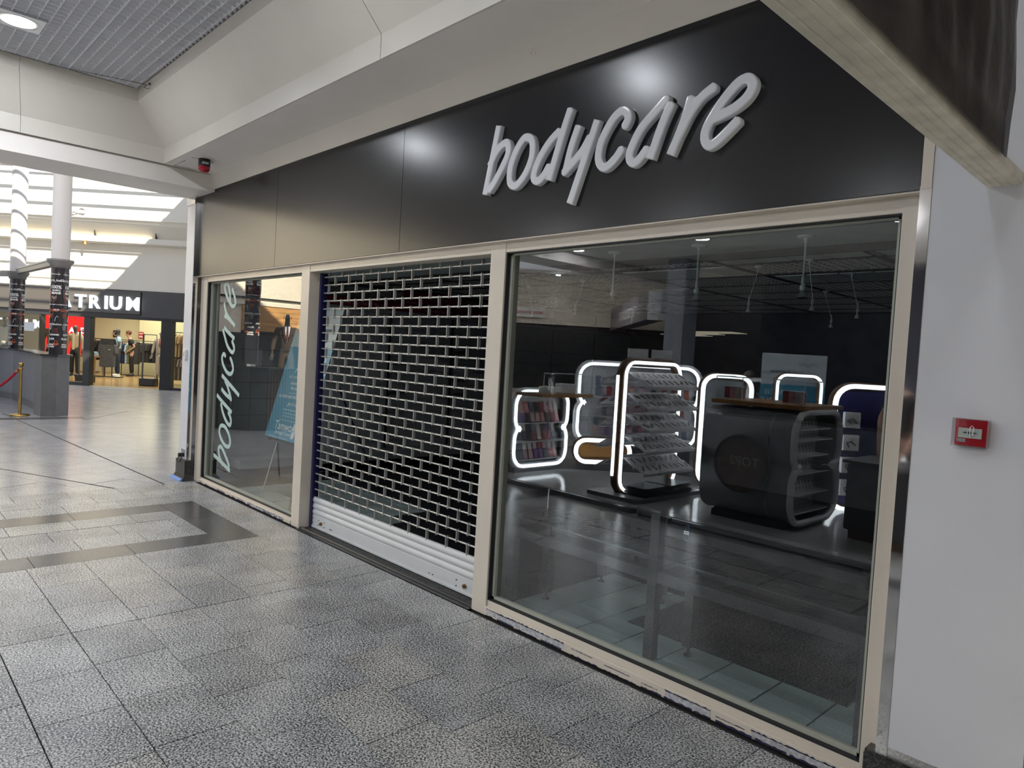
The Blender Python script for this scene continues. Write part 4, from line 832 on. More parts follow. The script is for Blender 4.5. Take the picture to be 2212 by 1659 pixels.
# shop opposite, seen only reflected in the small window
ow = semp('wall_front_far')
b = B().box(-12.6, -12.4, -10, -2.6, 2.42, 6.3); struct('upper_wall', b, acream, ow)
struct('cornice', B().box(-12.4, -12.32, -10, -2.6, 2.42, 2.5), acream, ow); struct('dark_line', B().box(-12.4, -12.36, -10, -2.6, 2.56, 2.6), black, ow)
wb = mat('larch_board', (.50, .27, .10), .5, nz=.3, nscale=3, stretch=(1, 1, 7))
for k in range(5): struct('timber_board', B().box(-12.45, -12.34 - .004 * (k % 2), -10, -3.45, 1.84 + .115 * k, 1.95 + .115 * k), wb, ow)
struct('upper_wall', B().box(-12.5, -12.38, -3.45, -2.6, 1.78, 2.42), acream, ow); struct('dark_interior', B().box(-15.5, -15.4, -10, -2.6, 0, 2.6).box(-15.5, -12.4, -2.7, -2.6, 0, 2.6), agrey, ow)
struct('shop_base', B().box(-12.5, -12.0, -10, -3.2, 0, .45), agrey, ow)
figure('mannequin', 'dark mannequin in brown tweed suit, reflected in the small window', 'mannequin', (-11.45, -4.1, .46), PI * .62, 1.86, mq, brownc, 'long', brownc, blackp, jacket=True, tie=(wshirt, wine), plinth=True)
# ================================================================== inside the empty shop
si = semp('floor_2')
lino = mat('black_lino', (.014, .014, .016), .35, nz=.5, nscale=30)
struct('lino_bed', B().box(-5.2, 3.0, .11, 9.2, -.03, -.002), lino, si)
ptile = mat('pale_ceramic', (.34, .40, .40), .35, nz=.12, nscale=3, rnd=.07)
def itile(x0, x1, y0, y1): tile(x0, x1, y0, y1, ptile, 'ceramic_tile', .010, .004, .008, si)
T_ = .2765
def tiles(x0, x1, y0, y1, ox, oy):
    x = ox
    while x > x0: x -= T_
    while x < x1 - .01:
        y = oy
        while y > y0: y -= T_
        while y < y1 - .01:
            a, b_, c, d = max(x, x0), min(x + T_, x1), max(y, y0), min(y + T_, y1)
            if b_ - a > .03 and d - c > .03: itile(a, b_, c, d)
            y += T_
        x += T_
tiles(.05, 2.5, .115, .64, .602, .363); tiles(.05, .72, .64, 1.35, .602, .64); tiles(2.03, 2.8, .64, 1.35, .602, .64); tiles(-4.2, -2.3, .16, 1.35, -4.2, .16); tiles(-2.3, -2.05, .16, .9, -2.3, .16)
struct('window_board', B().box(-4.68, -2.475, .09, .12, 0, .05).box(.128, 2.315, .09, .115, 0, .06), mat('board_dark', (.05, .05, .05), .6), si)
tag(obj('entrance_mat', B().box(.725, 2.03, .645, 3.2, -.001, .006), mat('mat_ribbed', (.012, .012, .013), .95, nz=.6, nscale=60, bump=.6, bscale=90, stretch=(1, .15, 1)), None, .002), 'black ribbed entrance mat on the pale tiles inside the big window', 'mat')
wi = semp('wall_3'); dkw = mat('inner_wall_dark', (.12, .122, .135), .7, nz=.15, nscale=4)
struct('inner_left_wall', B().box(-5.22, -5.16, .12, 9.2, 0, 3.1), dkw, wi); struct('inner_right_wall', B().box(2.95, 3.05, .12, 9.2, 0, 3.1), dkw, wi); struct('inner_back_wall', B().box(-5.2, 3, 9.2, 9.3, 0, 3.1), dkw, wi)
ci = semp('ceiling_3'); plast = mat('inner_plaster', (.50, .56, .56), .6, nz=.06, nscale=5)
struct('plaster_strip', B().box(-5.16, 2.95, .11, 1.70, 2.43, 2.47), plast, ci); struct('edge_trim', B().box(-5.16, 2.95, 1.70, 1.725, 2.38, 2.47), mat('edge_dark', (.03, .03, .032), .5), ci)
struct('void_cover', B().box(-5.16, 2.95, .1, 9.2, 2.62, 2.66), black, ci)
lat = mat('lattice_grey', (.45, .45, .43), .55); tb = mat('tee_dark', (.035, .035, .035), .5)
# open-cell lattice: joined, the cells are only a pixel or two
b = B()
for k in range(100):
    y = 1.74 + k * .075
    if y < 7: b.box(-5.1, 2.95, y - .006, y + .006, 2.46, 2.485)
for k in range(108): b.box(-5.1 + k * .075 - .006, -5.1 + k * .075 + .006, 1.74, 7.0, 2.46, 2.485)
o = struct('lattice_cells', b, lat, ci); o['kind'] = 'stuff'
for k in range(8): struct('cross_tee', B().box(-5.1, 2.95, 1.74 + .68 * k - .018, 1.74 + .68 * k + .018, 2.452, 2.49), tb, ci)
for k in range(8): struct('main_tee', B().box(-4.6 + 1.2 * k - .018, -4.6 + 1.2 * k + .018, 1.74, 7.1, 2.45, 2.49), tb, ci)
lp = mat('prism_panel', (.9, .93, .93), .35)
for i, (x, y) in enumerate(((.22, 1.76), (1.42, 1.78), (-.98, 2.44), (1.42, 3.12), (.22, 3.12), (-2.2, 3.8), (.22, 5.1))):
    t = thing('ceiling_light_panel', 'unlit prismatic light panel in the shop lattice ceiling, ' + ['above the middle pendant', 'above the right pendant', 'near the left pendant', 'second row right', 'second row middle', 'third row left', 'far row'][i], 'ceiling light', (x + .6, y + .33, 2.452), group='unlit ceiling light panels')
    for q in range(4): obj('louvre_panel', B().box(-.55 + .28 * q, -.55 + .26 + .28 * q, -.27, .27, 0, .01), lp, t)
# pendants
pen = mat('pendant_white', (.85, .9, .88), .4); chrome = mat('reflector', (.75, .75, .75), .15, 1)
def pendant(x, y, s, label, rot=(0, 0), L=.28, grp=None):
    t = thing('pendant_spotlight', label, 'pendant light', (x, y, 2.43), 0, grp)
    obj('ceiling_rose', B().lathe([(.001, -.012), (.045 * s, -.012), (.052 * s, -.008), (.052 * s, 0)], n=24), pen, t); d = Vector((rot[0], rot[1], -1)).normalized()
    obj('rod', B().tube([(0, 0, -.01), (0, 0, -.04)], [.014 * s, .010 * s], 10).tube([(0, 0, -.04), d * (L + .02) - Vector((0, 0, .02))], .0062 * s, 8), pen, t); e = d * L
    obj('lamp_holder', B().cyl(e - Vector((0, 0, -.01)), e - Vector((0, 0, .035)), .010 * s, 10).cyl(e + Vector((.010, 0, -.03)), e + Vector((.010, 0, -.06)), .006 * s, 8).cyl(e - Vector((0, 0, .04)), e - Vector((0, 0, .068)), .017 * s, 14), pen, t)
    o = obj('reflector', B().lathe([(.009 * s, -.068), (.012 * s, -.082), (.028 * s, -.098), (.034 * s, -.112), (.036 * s, -.115), (.031 * s, -.112), (.001, -.09)], n=24), chrome if s > .9 else pen, t); o.location = e
for x, w in ((-.108, 'left'), (.616, 'middle'), (1.353, 'right')): pendant(x, 1.33, 1, '%s of the three white rod pendants behind the big window' % {'left': 'leftmost', 'middle': 'middle one', 'right': 'rightmost'}[w], L=.26)
for i, (x, y, r) in enumerate(((1.0, 2.2, (.12, .1)), (.5, 2.4, (-.3, .1)), (1.45, 2.9, (0, 0)), (1.0, 3.0, (.25, 0)), (2.0, 3.3, (0, .1)), (.3, 4.2, (.3, 0)), (1.3, 4.6, (0, 0)), (-2.6, 2.9, (.3, 0)), (-1.6, 2.7, (-.35, 0)))):
    pendant(x, y, .55, 'small dim spot on a thin rod, %s in the dark shop' % ['nearest right', 'leaning left', 'straight right', 'leaning right', 'far right', 'deep middle', 'deep right', 'deep left leaning right', 'deep left leaning left'][i], r, .26, 'small dim spots')
for i, x in enumerate((-4.0, -3.1, -2.2)):
    tag(obj('ceiling_ring', B().lathe([(.05, -.008), (.08, -.006), (.085, 0), (.05, 0)], n=24), pen), ['farthest left', 'middle', 'nearest'][i] + ' round ring downlight in the plaster strip behind the grille', 'ceiling light', 'unlit ring downlights').location = (x + .8, .9, 2.428)
# gondola wall with the maroon strip
ggrey = mat('gondola_grey', (.5, .5, .52), .5, nz=.08, nscale=5); gl2 = mat('gondola_line', (.03, .03, .032), .5); mar = mat('maroon', (.25, .012, .04), .5)
gl = thing('wall_shelving', 'empty grey slatted wall shelving bays along the left side of the shop', 'shelving', (-5.16, 1.0, 0))
for k in range(7):
    y0 = -.55 + 1.12 * k
    obj('upright', B().box(.0, .05, y0 - .012, y0 + .012, .05, 2.40), gl2, gl)
    for q in range(10): obj('slat_panel', B().box(0, .03, y0 + .015, y0 + 1.105, .10 + .2 * q, .295 + .2 * q), ggrey, gl)
    obj('header_panel', B().box(0, .06, y0 + .015, y0 + 1.105, 2.20, 2.42), ggrey, gl); obj('canopy', B().box(0, .30, y0, y0 + 1.12, 2.10, 2.18), ggrey, gl)
    obj('maroon_strip', B().box(.30, .306, y0, y0 + 1.12, 2.13, 2.24), mar, gl)
    MM = Matrix(((0, 0, 1, .308), (1, 0, 0, y0 + .06), (0, 1, 0, 2.165), (0, 0, 0, 1)))
    obj('lettering', text_mesh('big brands | big choice | big value', .062, 0, .0, M=MM, mat_=mat('maroon_print', (.8, .35, .42), .5)), None, gl)
    obj('plinth_shelf', B().box(0, .42, y0 + .01, y0 + 1.11, .10, .20), mat('plinth_grey', (.4, .41, .42), .5), gl)
bk = mat('bracket_steel', (.4, .4, .42), .3, 1)
for y, z in ((1.75, 1.42), (1.75, 1.0), (2.85, 1.62), (2.85, 1.2), (2.9, .98), (3.9, 1.3), (3.95, 1.0)): obj('shelf_bracket', B().beam((.03, y, z), (.30, y + .03, z + .05), .012, .02).box(.0, .04, y - .02, y + .25, z - .04, z + .01), bk, gl)
t = thing('shop_banner', 'dim maroon bodycare web address panel above the grey shelving', 'banner', (-4.85, 2.69, 2.2))
obj('panel', B().box(0, .01, 0, 1.12, .02, .225), mar, t)
for txt, sz, y, z in (('bodycare', .085, .45, .125), ('24 hours a day', .05, .04, .055), ('www.bodycareonline.co.uk', .055, .42, .05)): obj('lettering', text_mesh(txt, sz, 0, 0, .25 if z > .1 else 0, M=Matrix(((0, 0, 1, .0125), (1, 0, 0, y), (0, 1, 0, z), (0, 0, 0, 1))), mat_=mat('banner_print', (.45, .3, .33), .5)), None, t)
# second counter run deep in the shop
t = thing('cash_desk', 'dark low counter deep inside the unlit shop', 'counter', (-1.2, 6.0, 0)); obj('front_panel', B().box(-1.6, 1.6, 0, .5, 0, .95), dkw, t); obj('worktop', B().box(-1.65, 1.65, -.04, .54, .95, .99), black, t)
# steel framed display tables
fm = mat('frame_black', (.028, .029, .032), .4)
def foot(par, x, y, z0=.05): obj('adjustable_foot', B().lathe([(.001, 0), (.028, 0), (.026, .006), (.008, .012), (.006, z0), (.001, z0)], n=18), blackp, par).location = (x, y, .004)
def table(nm, label, legs, rails, zt, glass_=None):
    x, y = legs[0][:2]; t = thing(nm, label, 'table frame', (x, y, 0))
    for lx, ly, h in legs:
        obj('leg', B().box(lx - x - .028, lx - x + .028, ly - y - .028, ly - y + .028, .055, h), fm, t, .003); foot(t, lx - x, ly - y)
    for a, c in rails: obj('rail', B().beam((a[0] - x, a[1] - y, zt), (c[0] - x, c[1] - y, zt), .05, .06), fm, t)
    if glass_: x0, x1, y0, y1, z = glass_; obj('glass_shelf', B().box(x0 - x, x1 - x, y0 - y, y1 - y, z, z + .01), glassmat('shelf_glass', .0, (.8, .88, .86)), t)
table('framed_display_table', 'black box-section table frame nearest the big window', [(1.19, .20, .845), (.11, .215, .52), (2.25, .2, .52), (1.225, .52, .52), (.14, .515, .52), (2.25, .52, .52)], [((.1, .2), (2.28, .2)), ((.1, .52), (2.28, .52)), ((.11, .2), (.11, .52)), ((1.2, .2), (1.2, .52)), ((2.25, .2), (2.25, .52))], .50, (.14, 2.25, .16, .56, .60))
table('framed_display_table', 'second black table frame standing behind the first on the pale tiles', [(.125, 1.115, .52), (.64, 1.115, .58), (1.9, 1.115, .52), (.125, 1.5, .52), (1.9, 1.5, .52)], [((.12, 1.115), (1.93, 1.115)), ((.12, 1.5), (1.93, 1.5)), ((.12, 1.115), (.12, 1.5)), ((1.9, 1.115), (1.9, 1.5))], .50)
tag(obj('display_rod', B().tube([(-.335, 1.0, .61), (-.34, 1.0, .31), (-.35, 1.0, .30), (-.36, 1.0, .3)], .0055, 8), white), 'thin bent white rod hanging low behind the big window', 'rod')
b = B().tube([(-.9, 1.0, .28), (-.9, 1.0, .1)], .005, 6)
t = thing('blue_tag', 'blue wire tag with a small printed label stuck to the inside of the big window', 'tag', (1.446, .058, .80))
bl = mat('wire_blue', (.08, .2, .5), .4)
obj('wire_loop', B().tube([(.014 * math.sin(a * PI / 8), .004, -.022 + .018 * math.cos(a * PI / 8)) for a in range(16)], .0015, 5, True).tube([(.010, .004, .0), (.010, .004, .04)], .0012, 5).tube([(-.006, .004, .0), (-.008, .004, .035)], .0012, 5).tube([(.002, .004, .0), (.004, .004, .045)], .0012, 5), bl, t); obj('label_card', B().box(-.014, .014, 0, .003, -.008, .008), white, t); obj('label_print', B().box(-.010, .010, -.001, .0, -.001, .002), dk, t)
# easel with the council poster
def poster(org, M3, label, easel=True, nm='council_poster'):
    t = thing(nm, label, 'poster', org); t.matrix_world = Matrix.Translation(org) @ M3
    # local: x right, y up, z out of the sheet
    W2, H = .89, 1.40; bt = mat('poster_blue', (.065, .30, .46), .3); pw = mat('poster_pale', (.52, .60, .64), .3); pt = mat('poster_white', (.8, .83, .85), .4); pd = mat('poster_dark', (.06, .09, .13), .5)
    obj('blue_field', B().box(0, W2, 0, .97, -.006, 0), bt, t); obj('pale_field', B().box(0, W2, .97, H, -.006, 0), pw, t)
    def tx(s, x, y, sz, m, b_=0, sh=0): obj('lettering', text_mesh(s, sz, 0, b_, sh, M=Matrix.Translation((x, y, .002)), mat_=m), None, t)
    tx('Imagine', .12, 1.24, .085, pd, 0, .3); tx('your business', .30, 1.13, .085, pd, .002, .1); tx('here.', .56, 1.03, .085, pd, .002, .1)
    tx('THIS UNIT IS', .26, .83, .10, pt, .002, .2); tx('AVAILABLE', .26, .70, .125, pt, .002, .2); tx("Let's make this happen", .16, .635, .05, pt, 0, .3); tx('Inclusive rents available', .24, .57, .04, pt, .001, .2); tx('Easy and flexible terms', .27, .52, .04, pt, .001, .2)
    obj('rule', B().box(.26, .72, .478, .481, 0, .002), pt, t); tx('ALL IDEAS AND PROPOSALS WELCOME', .06, .425, .042, pt, .001, .2); tx('get in touch', .3, .35, .06, pt, 0, .35)
    obj('small_print_rule', B().box(.24, .7, .30, .312, 0, .002).box(.26, .66, .265, .273, 0, .002).box(.25, .68, .235, .242, 0, .002), mat('poster_mid', (.35, .55, .66), .4), t); obj('rule', B().box(.22, .74, .195, .198, 0, .002), pt, t)
    tx('Tamworth', .15, .095, .125, pt, .001, .12); tx('Borough Council', .20, .05, .052, pt, 0, .12)
    b = B(); 
    for x0, y0 in ((.56, .11), (.56, .03), (.64, .11)): b.prism([(x0, y0), (x0 + .03, y0)] + [(x0 + .03 + .03 * math.sin(a * PI / 6), y0 + .035 - .035 * math.cos(a * PI / 6)) for a in range(1, 6)] + [(x0 + .03, y0 + .07), (x0, y0 + .07)], Matrix.Translation((0, 0, .001)), .002)
    obj('council_emblem', b, pt, t); obj('rule', B().box(.1, .5, .012, .015, 0, .002), pt, t)
    if easel:
        inv = t.matrix_world.inverted(); f = lambda x, y, z: inv @ Vector((x, y, z))
        e = thing('easel', 'thin black folding easel holding the council poster', 'easel', (-3.3, .35, .0))
        g = lambda x, y, z: (x + 3.3, y - .35, z)
        for x in (-3.62, -2.98): obj('leg', B().tube([g(x, .22, 0), g(x + (.18 if x < -3.3 else -.18), .66, 1.96)], .008, 8), alu if x < -3.3 else blackp, e); obj('clip', B().box(x + 3.3 - .02, x + 3.3 + .02, -.07, -.03, .60, .63), blackp, e)
        obj('leg', B().tube([g(-3.02, .68, 1.25), g(-3.25, 1.42, 0)], .010, 8), blackp, e); obj('crossbar', B().box(-.4, .4, -.055, -.04, .61, .625), blackp, e)
    return t
ty = Vector((0, .35, 1.34)).normalized()
poster((-3.76, .30, .63), Matrix(((1, 0, 0, 0), (0, ty.y, -ty.z, 0), (0, ty.z, ty.y, 0), (0, 0, 0, 1))), 'blue and pale council letting poster leaning on an easel behind the left post')
# ================================================================== the other side of the hall: seen only in the reflections
ph = mat('platform_pale', (.42, .42, .42), .12, nz=.1, nscale=2, stretch=(.4, 3, 1)); stl = mat('platform_edge', (.30, .31, .32), .3, 1)
pf = semp('trim_3'); struct('kiosk_platform', B().box(-7.5, 2.3, -8.2, -3.16, 0, .055), ph, pf); struct('platform_edge', B().box(-7.5, 2.3, -3.16, -3.10, 0, .05), stl, pf)
br_ = mat('kiosk_brown', (.12, .06, .03), .35); gshell = mat('shell_grey', (.17, .18, .19), .35); gside = mat('shell_light', (.72, .74, .77), .35)
amber = mat('amber_panel', (.35, .17, .05), .4)
def rrect(w, h, r, z0=0, x0=0, n=5):
    out = []
    for cx, cz, a0 in ((x0 + w - r, z0 + h - r, 0), (x0 + r, z0 + h - r, 90), (x0 + r, z0 + r, 180), (x0 + w - r, z0 + r, 270)):
        for k in range(n + 1): a = math.radians(a0 + 90 * k / n); out.append((cx + r * math.cos(a), cz + r * math.sin(a)))
    return out
def lobes(w, h, r=.17, notch=.13, dz=0):
    """B-shaped outline, two stacked rounded lobes; x across, z up"""
    m = h / 2; out = []
    def arc(cx, cz, r_, a0, a1, n=5): out.extend([(cx + r_ * math.cos(math.radians(a0 + (a1 - a0) * k / n)), cz + r_ * math.sin(math.radians(a0 + (a1 - a0) * k / n))) for k in range(n + 1)])
    arc(w - r, r, r, -90, 0); arc(w - notch, m - .0, .06, -60, -61, 1) if False else None
    arc(w - r, m - r * .75, r, 0, 60, 3); out.append((w - notch, m)); arc(w - r, m + r * .75, r, -60, 0, 3); arc(w - r, h - r, r, 0, 90)
    arc(r, h - r, r, 90, 180); arc(r, m + r * .75, r, 180, 240, 3); out.append((notch, m)); arc(r, m - r * .75, r, 120, 180, 3); arc(r, r, r, 180, 270)
    return [(x, z + dz) for x, z in out]
casecols = [tuple(min(.9, v * 2.2 + .02) for v in c) for c in [(.16, .02, .03), (.05, .06, .1), (.35, .22, .2), (.10, .05, .16), (.16, .05, .03), (.02, .02, .025), (.35, .33, .3), (.22, .2, .2), (.3, .12, .14), (.08, .1, .12), (.3, .2, .22)]]
cm = [B().box(-.036, .036, -.006, .006, 0, .15).mesh('phone_case', mat('case_%d' % i, c, .3, nz=.3, nscale=40, spec=.6), .004) for i, c in enumerate(casecols)]
card = B().box(-.05, .05, -.003, .003, 0, .12).mesh('display_card', mat('card_white', (.85, .85, .85), .4), 0)
def unit(org, rz, w, h, label, z0=.08, nrow=6, lamp=True, depth=.45, nc=10):
    t = thing('display_unit', label, 'display unit', (*org, .055), rz)
    out = lobes(w, h, .19, .11, z0)
    Mx = Matrix(((1, 0, 0, 0), (0, 0, 1, 0), (0, 1, 0, 0), (0, 0, 0, 1)))
    obj('shell', B().tube([(x, 0, z) for x, z in out], .045, 6, True), gside, t)
    obj('back_panel', B().prism(out, Mx @ Matrix.Translation((0, 0, .12)), .02), gside, t)
    b = B(); n = len(out); b.add([(x, y, z) for y in (.0, depth) for x, z in out], [(i, (i + 1) % n, n + (i + 1) % n, n + i) for i in range(n)]); obj('side_skin', b, gshell, t)
    if lamp: obj('light_strip', B().tube([(x * .97 + w * .015, -.05, z * .985 + .01) for x, z in out], .023, 6, True), led, t)
    obj('plinth', B().box(.08, w - .08, -.02, depth, 0, z0), stl, t)
    for r in range(nrow):
        z = z0 + .1 + (h - .28) * r / nrow; inn = .13 + (.05 if abs(r - nrow / 2 + .5) < 1 else 0)
        if r % 2 == 0: obj('shelf', B().box(.06, w - .06, -.05, .12, z - .02, z - .008), gside, t)
        k = int((w - 2 * inn) / (w / (nc + 1)))
        for i in range(k):
            o = bpy.data.objects.new('phone_case', cm[R_.randrange(len(cm))]); COL.objects.link(o); o.parent = t; o.location = (inn + .04 + i * w / (nc + 1), .035 if r % 2 else -.0, z); o.rotation_euler = (-.35, 0, 0)
    return t
unit((-3.35, -3.37), -PI / 2 + PI, 1.0, 1.05, 'B-shaped lit case display at the left of the reflected kiosk') if False else None
# front faces -y in local space; rotate so that it faces +x
unit((-3.35, -4.42), PI / 2, 1.05, 1.02, 'lit B-shaped display of phone cases, reflected at the left of the big window')
unit((-2.05, -5.75), math.radians(134), 1.72, 1.12, 'wider lit display of phone cases, reflected behind the sloping racks', z0=.40)
def loop(x0, y0, x1, y1, z0, z1, r, label, rr=.03, inner=None, thick=.1, cards=0):
    a, c = Vector((x0, y0, 0)), Vector((x1, y1, 0)); w = (c - a).length; t = thing('light_loop', label, 'display unit', (x0, y0, 0), math.atan2(y1 - y0, x1 - x0))
    P_ = rrect(w, z1 - z0, r, z0); obj('light_strip', B().tube([(x, -.04, z) for x, z in P_], rr, 6, True), led, t); obj('rim', B().tube([(x, .04, z) for x, z in P_], rr * 1.6, 6, True), br_, t)
    if inner: obj('panel', B().prism(P_, Matrix(((1, 0, 0, 0), (0, 0, 1, .05), (0, 1, 0, 0), (0, 0, 0, 1))), .02), inner, t)
    for q in range(cards):
        o = obj('accessory_box', B().box(-.09, .09, -.03, .03, -.09, .09), MC['card_white'], t, .004); o.location = (w * (.25 + .5 * (q % 2)), .0, z0 + .25 + .26 * (q // 2))
        b = B().tube([(-.05, -.034, -.03), (0, -.036, .02), (.05, -.034, .0), (.02, -.034, -.05)], .008, 5); o2 = obj('printed_device', b, blackp, o)
    return t
loop(-1.12, -5.45, -1.56, -5.02, .1, 1.5, .16, 'tall lit loop, reflected beside the sloping racks', cards=6, inner=gshell)
loop(.62, -5.85, .02, -5.23, .06, 1.48, .2, 'tall lit loop of boxed accessories, reflected beside the person', inner=navy, cards=8)
loop(-2.2, -4.4, -2.64, -3.85, .30, .58, .13, 'low lit pill-shaped loop, reflected left of the sloping racks', inner=amber)
loop(-.55, -6.2, -.95, -5.8, 1.05, 1.56, .12, 'small lit loop above the grey glasses stand, reflected', .02)
loop(-.9, -5.6, -1.2, -5.3, .25, .6, .13, 'low lit loop behind the sloping racks, reflected', inner=amber)
# sloping rack in a loop frame
t = thing('sloping_rack', 'tall rack of sloping accessory trays in a brown lit frame, reflected', 'display rack', (-1.65, -3.42, .055))
P_ = rrect(1.12, 1.50, .16, .06, -1.12 - .0)
fp = [(0, y, z) for y, z in P_]
obj('frame', B().tube(fp, .055, 6, True), br_, t); obj('light_strip', B().tube([(.07, y * .985, z * .99 + .01) for y, z in P_], .02, 6, True).tube([(-.0, .06, z) for z in (.25, .6, 1.0, 1.4)], .018, 6), led, t)
obj('base_board', B().box(-.30, .42, -1.2, .12, .0, .045), mat('base_grey', (.16, .16, .165), .3), t); obj('base_foot', B().box(-.2, .3, -1.1, 0, -.045, .0), black, t)
tr_ = mat('tray_grey', (.7, .7, .72), .35); 
for s in (1, -1):
    for k in range(5):
        z = .42 + .245 * k
        for q in range(2):
            Mr = Matrix.Translation((s * (.14 + .15 * q), -.56, z - .07 * q)) @ Matrix.Rotation(s * .55, 4, 'Y')
            obj('tray', B().box(-.085, .085, -.50, .50, -.012, 0, Mr).box(s * .085 - .006, s * .085 + .006, -.50, .50, -.03, .012, Mr), tr_, t)
            if s == 1:
                for i in range(9):
                    o = obj('accessory_card', B().box(-.07, .07, -.045, .045, 0, .006), MC['card_white'], t); o.matrix_local = Mr @ Matrix.Translation((0, -.44 + .11 * i, .003)); b = B().box(-.04, .04, -.012, .012, .006, .011, Matrix.Rotation(R_.uniform(-.9, .9), 4, 'Z')); obj('printed_device', b, blackp, o)
for i in range(14):
    z = .05 + .014 * (i % 7)
    o = obj('magazine_folder', B().box(-.17, .17, -.22, .22, 0, .010), mat('folder_black', (.012, .013, .015), .3), None); o.location = (-1.45, -3.72 - .5 * (i // 7), z + .055); o.rotation_euler = (0, 0, R_.uniform(-.15, .15)); tag(o, 'flat black folder, %s from the bottom of the %s pile on the rack base, reflected' % (('first', 'second', 'third', 'fourth', 'fifth', 'sixth', 'seventh')[i % 7], ('front', 'rear')[i // 7]), 'folder', 'folders piled on the rack base')
# glasses stand
t = thing('glasses_stand', 'grey B-shaped glasses stand with a round badge, reflected in the big window', 'display stand', (-.65, -4.65, .055))
out = lobes(1.08, 1.10, .24, .32, .06); n = len(out); b = B(); b.add([(x, y, z) for x in (0, .98) for y, z in out], [tuple(range(n)), ] + [(i, n + i, n + (i + 1) % n, (i + 1) % n) for i in range(n)], True); obj('shell', b, gshell, t)
obj('end_rim', B().tube([(.98, y, z) for y, z in out], .035, 6, True), gside, t); obj('end_panel', B().prism(out, Matrix(((0, 0, 1, .72), (1, 0, 0, 0), (0, 1, 0, 0), (0, 0, 0, 1))), .02), gside, t)
obj('base', B().box(.1, .9, .1, .98, -.0, .07), black, t)
for r, (y0, y1, z) in enumerate(((.2, .9, .16), (.2, .92, .34), (.24, .86, .55), (.26, .84, .72), (.18, .92, .88), (.25, .85, .99))):
    obj('shelf', B().box(.74, .96, y0 - .06, y1 + .06, z - .012, z), gside, t)
    k = int((y1 - y0) / .075)
    for i in range(k):
        o = bpy.data.objects.new('eyewear_card', card); COL.objects.link(o); o.parent = t; o.location = (.84, y0 + .04 + i * .078, z); o.rotation_euler = (-.25, 0, PI / 2); o.scale = (.68, 1, .95)
        for q in (.03, .085): e = obj('lens', B().sph((0, -.005, q), .018, 8, (.7, .2, 1.3)), blackp, o)
bd = thing('round_badge', 'large dark round badge hung on the grey glasses stand, reflected', 'badge', (-.18, -3.55, .66))
obj('disc', B().tube([(0, 0, 0), (0, .03, 0)], .29, 36), br_, bd); obj('rim', B().tube([(.28 * math.cos(a * PI / 18), .035, .28 * math.sin(a * PI / 18)) for a in range(36)], .014, 6, True), mat('rim_dark', (.03, .02, .015), .3), bd)
obj('lettering', text_mesh('TOP2', .13, 0, .002, M=Matrix(((-1, 0, 0, .2), (0, 0, 1, .034), (0, 1, 0, -.02), (0, 0, 0, 1))), mat_=mat('badge_print', (.35, .33, .3), .5)), None, bd)
t = thing('brown_counter_top', 'brown counter board with clear acrylic boxes on the glasses stand, reflected', 'counter', (-.15, -4.15, 1.235)); obj('board', B().box(-.5, .5, -.5, .45, 0, .04), amber, t)
for i, (x, w) in enumerate(((-.35, .3), (.3, .3))):
    q = thing('acrylic_box', 'clear acrylic case of small gadgets, %s one on the glasses stand, reflected' % ('left', 'right')[i], 'display case', (-.15 + x, -3.98, 1.276)); obj('case_wall', B().box(-w / 2, w / 2, -.2, .2, 0, .24), acryl, q); obj('case_edge', B().tube([(-w / 2, .2, 0), (-w / 2, .2, .24), (w / 2, .2, .24), (w / 2, .2, 0)], .006, 5).tube([(-w / 2, -.2, .24), (-w / 2, .2, .24)], .006, 5).tube([(w / 2, -.2, .24), (w / 2, .2, .24)], .006, 5), gside, q)
    for k, c in enumerate((0, 8, 7, 10)): o = bpy.data.objects.new('gadget', cm[c]); COL.objects.link(o); o.parent = q; o.location = (-.1 + .06 * k, .05, .01); o.scale = (.8, 2, .8)
t = thing('acrylic_box', 'clear acrylic case on a brown board above the lit phone case display, reflected', 'display case', (-3.1, -3.9, 1.13)); obj('board', B().box(-.25, .25, -.5, .5, -.03, .01), amber, t); obj('case_wall', B().box(-.24, .24, -.48, .48, .01, .28), acryl, t); obj('case_edge', B().tube([(.24, -.48, .01), (.24, -.48, .28), (.24, .48, .28), (.24, .48, .01)], .006, 5), gside, t); obj('gadget', B().box(-.1, .1, -.3, -.1, .01, .14).box(-.1, .1, .1, .22, .01, .1), white, t, .01)
t = thing('tablet_display', 'pair of grey tablets on stands above the racks, reflected', 'tablet', (-1.9, -4.3, 1.58)); 
for q in range(2): obj('screen', B().box(-.13, .13, -.008, .008, 0, .2, Matrix.Rotation(math.radians(134), 4, 'Z') @ Matrix.Translation((.30 * q - .15, 0, 0))), gside, t, .004)
# dark cabinet and the person at it
t = thing('dark_cabinet', 'dark waist-high cabinet beside the person, reflected at the right of the big window', 'cabinet', (1.12, -4.05, .055)); obj('body', B().box(-.42, .5, -.5, .15, .08, .72), mat('cabinet_dark', (.045, .047, .052), .4), t, .04); obj('worktop', B().box(-.45, .52, -.53, .18, .72, .75), black, t, .01); obj('kick_board', B().box(-.38, .46, -.45, .1, 0, .08), br_, t)
hs = mat('hair_dark', (.012, .008, .006), .6)
figure('person', 'person in black t-shirt leaning over the dark cabinet, reflected in the big window', 'person', (.95, -4.92, .055), PI, 1.74, skn, blackc, 'short', blackc, blackp, hair=hs, lean=1.0, person=True, arms={1: ((.23, -.30, 1.2), (.12, -.62, .84)), -1: ((-.26, -.36, 1.16), (-.16, -.72, .84))})
figure('person', 'seated-height shopper in glasses and grey top behind the reflected kiosk', 'person', (-1.65, -6.4, 0), PI * .8, 1.60, skn, mat('cloth_grey', (.12, .12, .13), .8), 'long', blackc, blackp, hair=mat('hair_grey', (.12, .11, .10), .6), person=True)
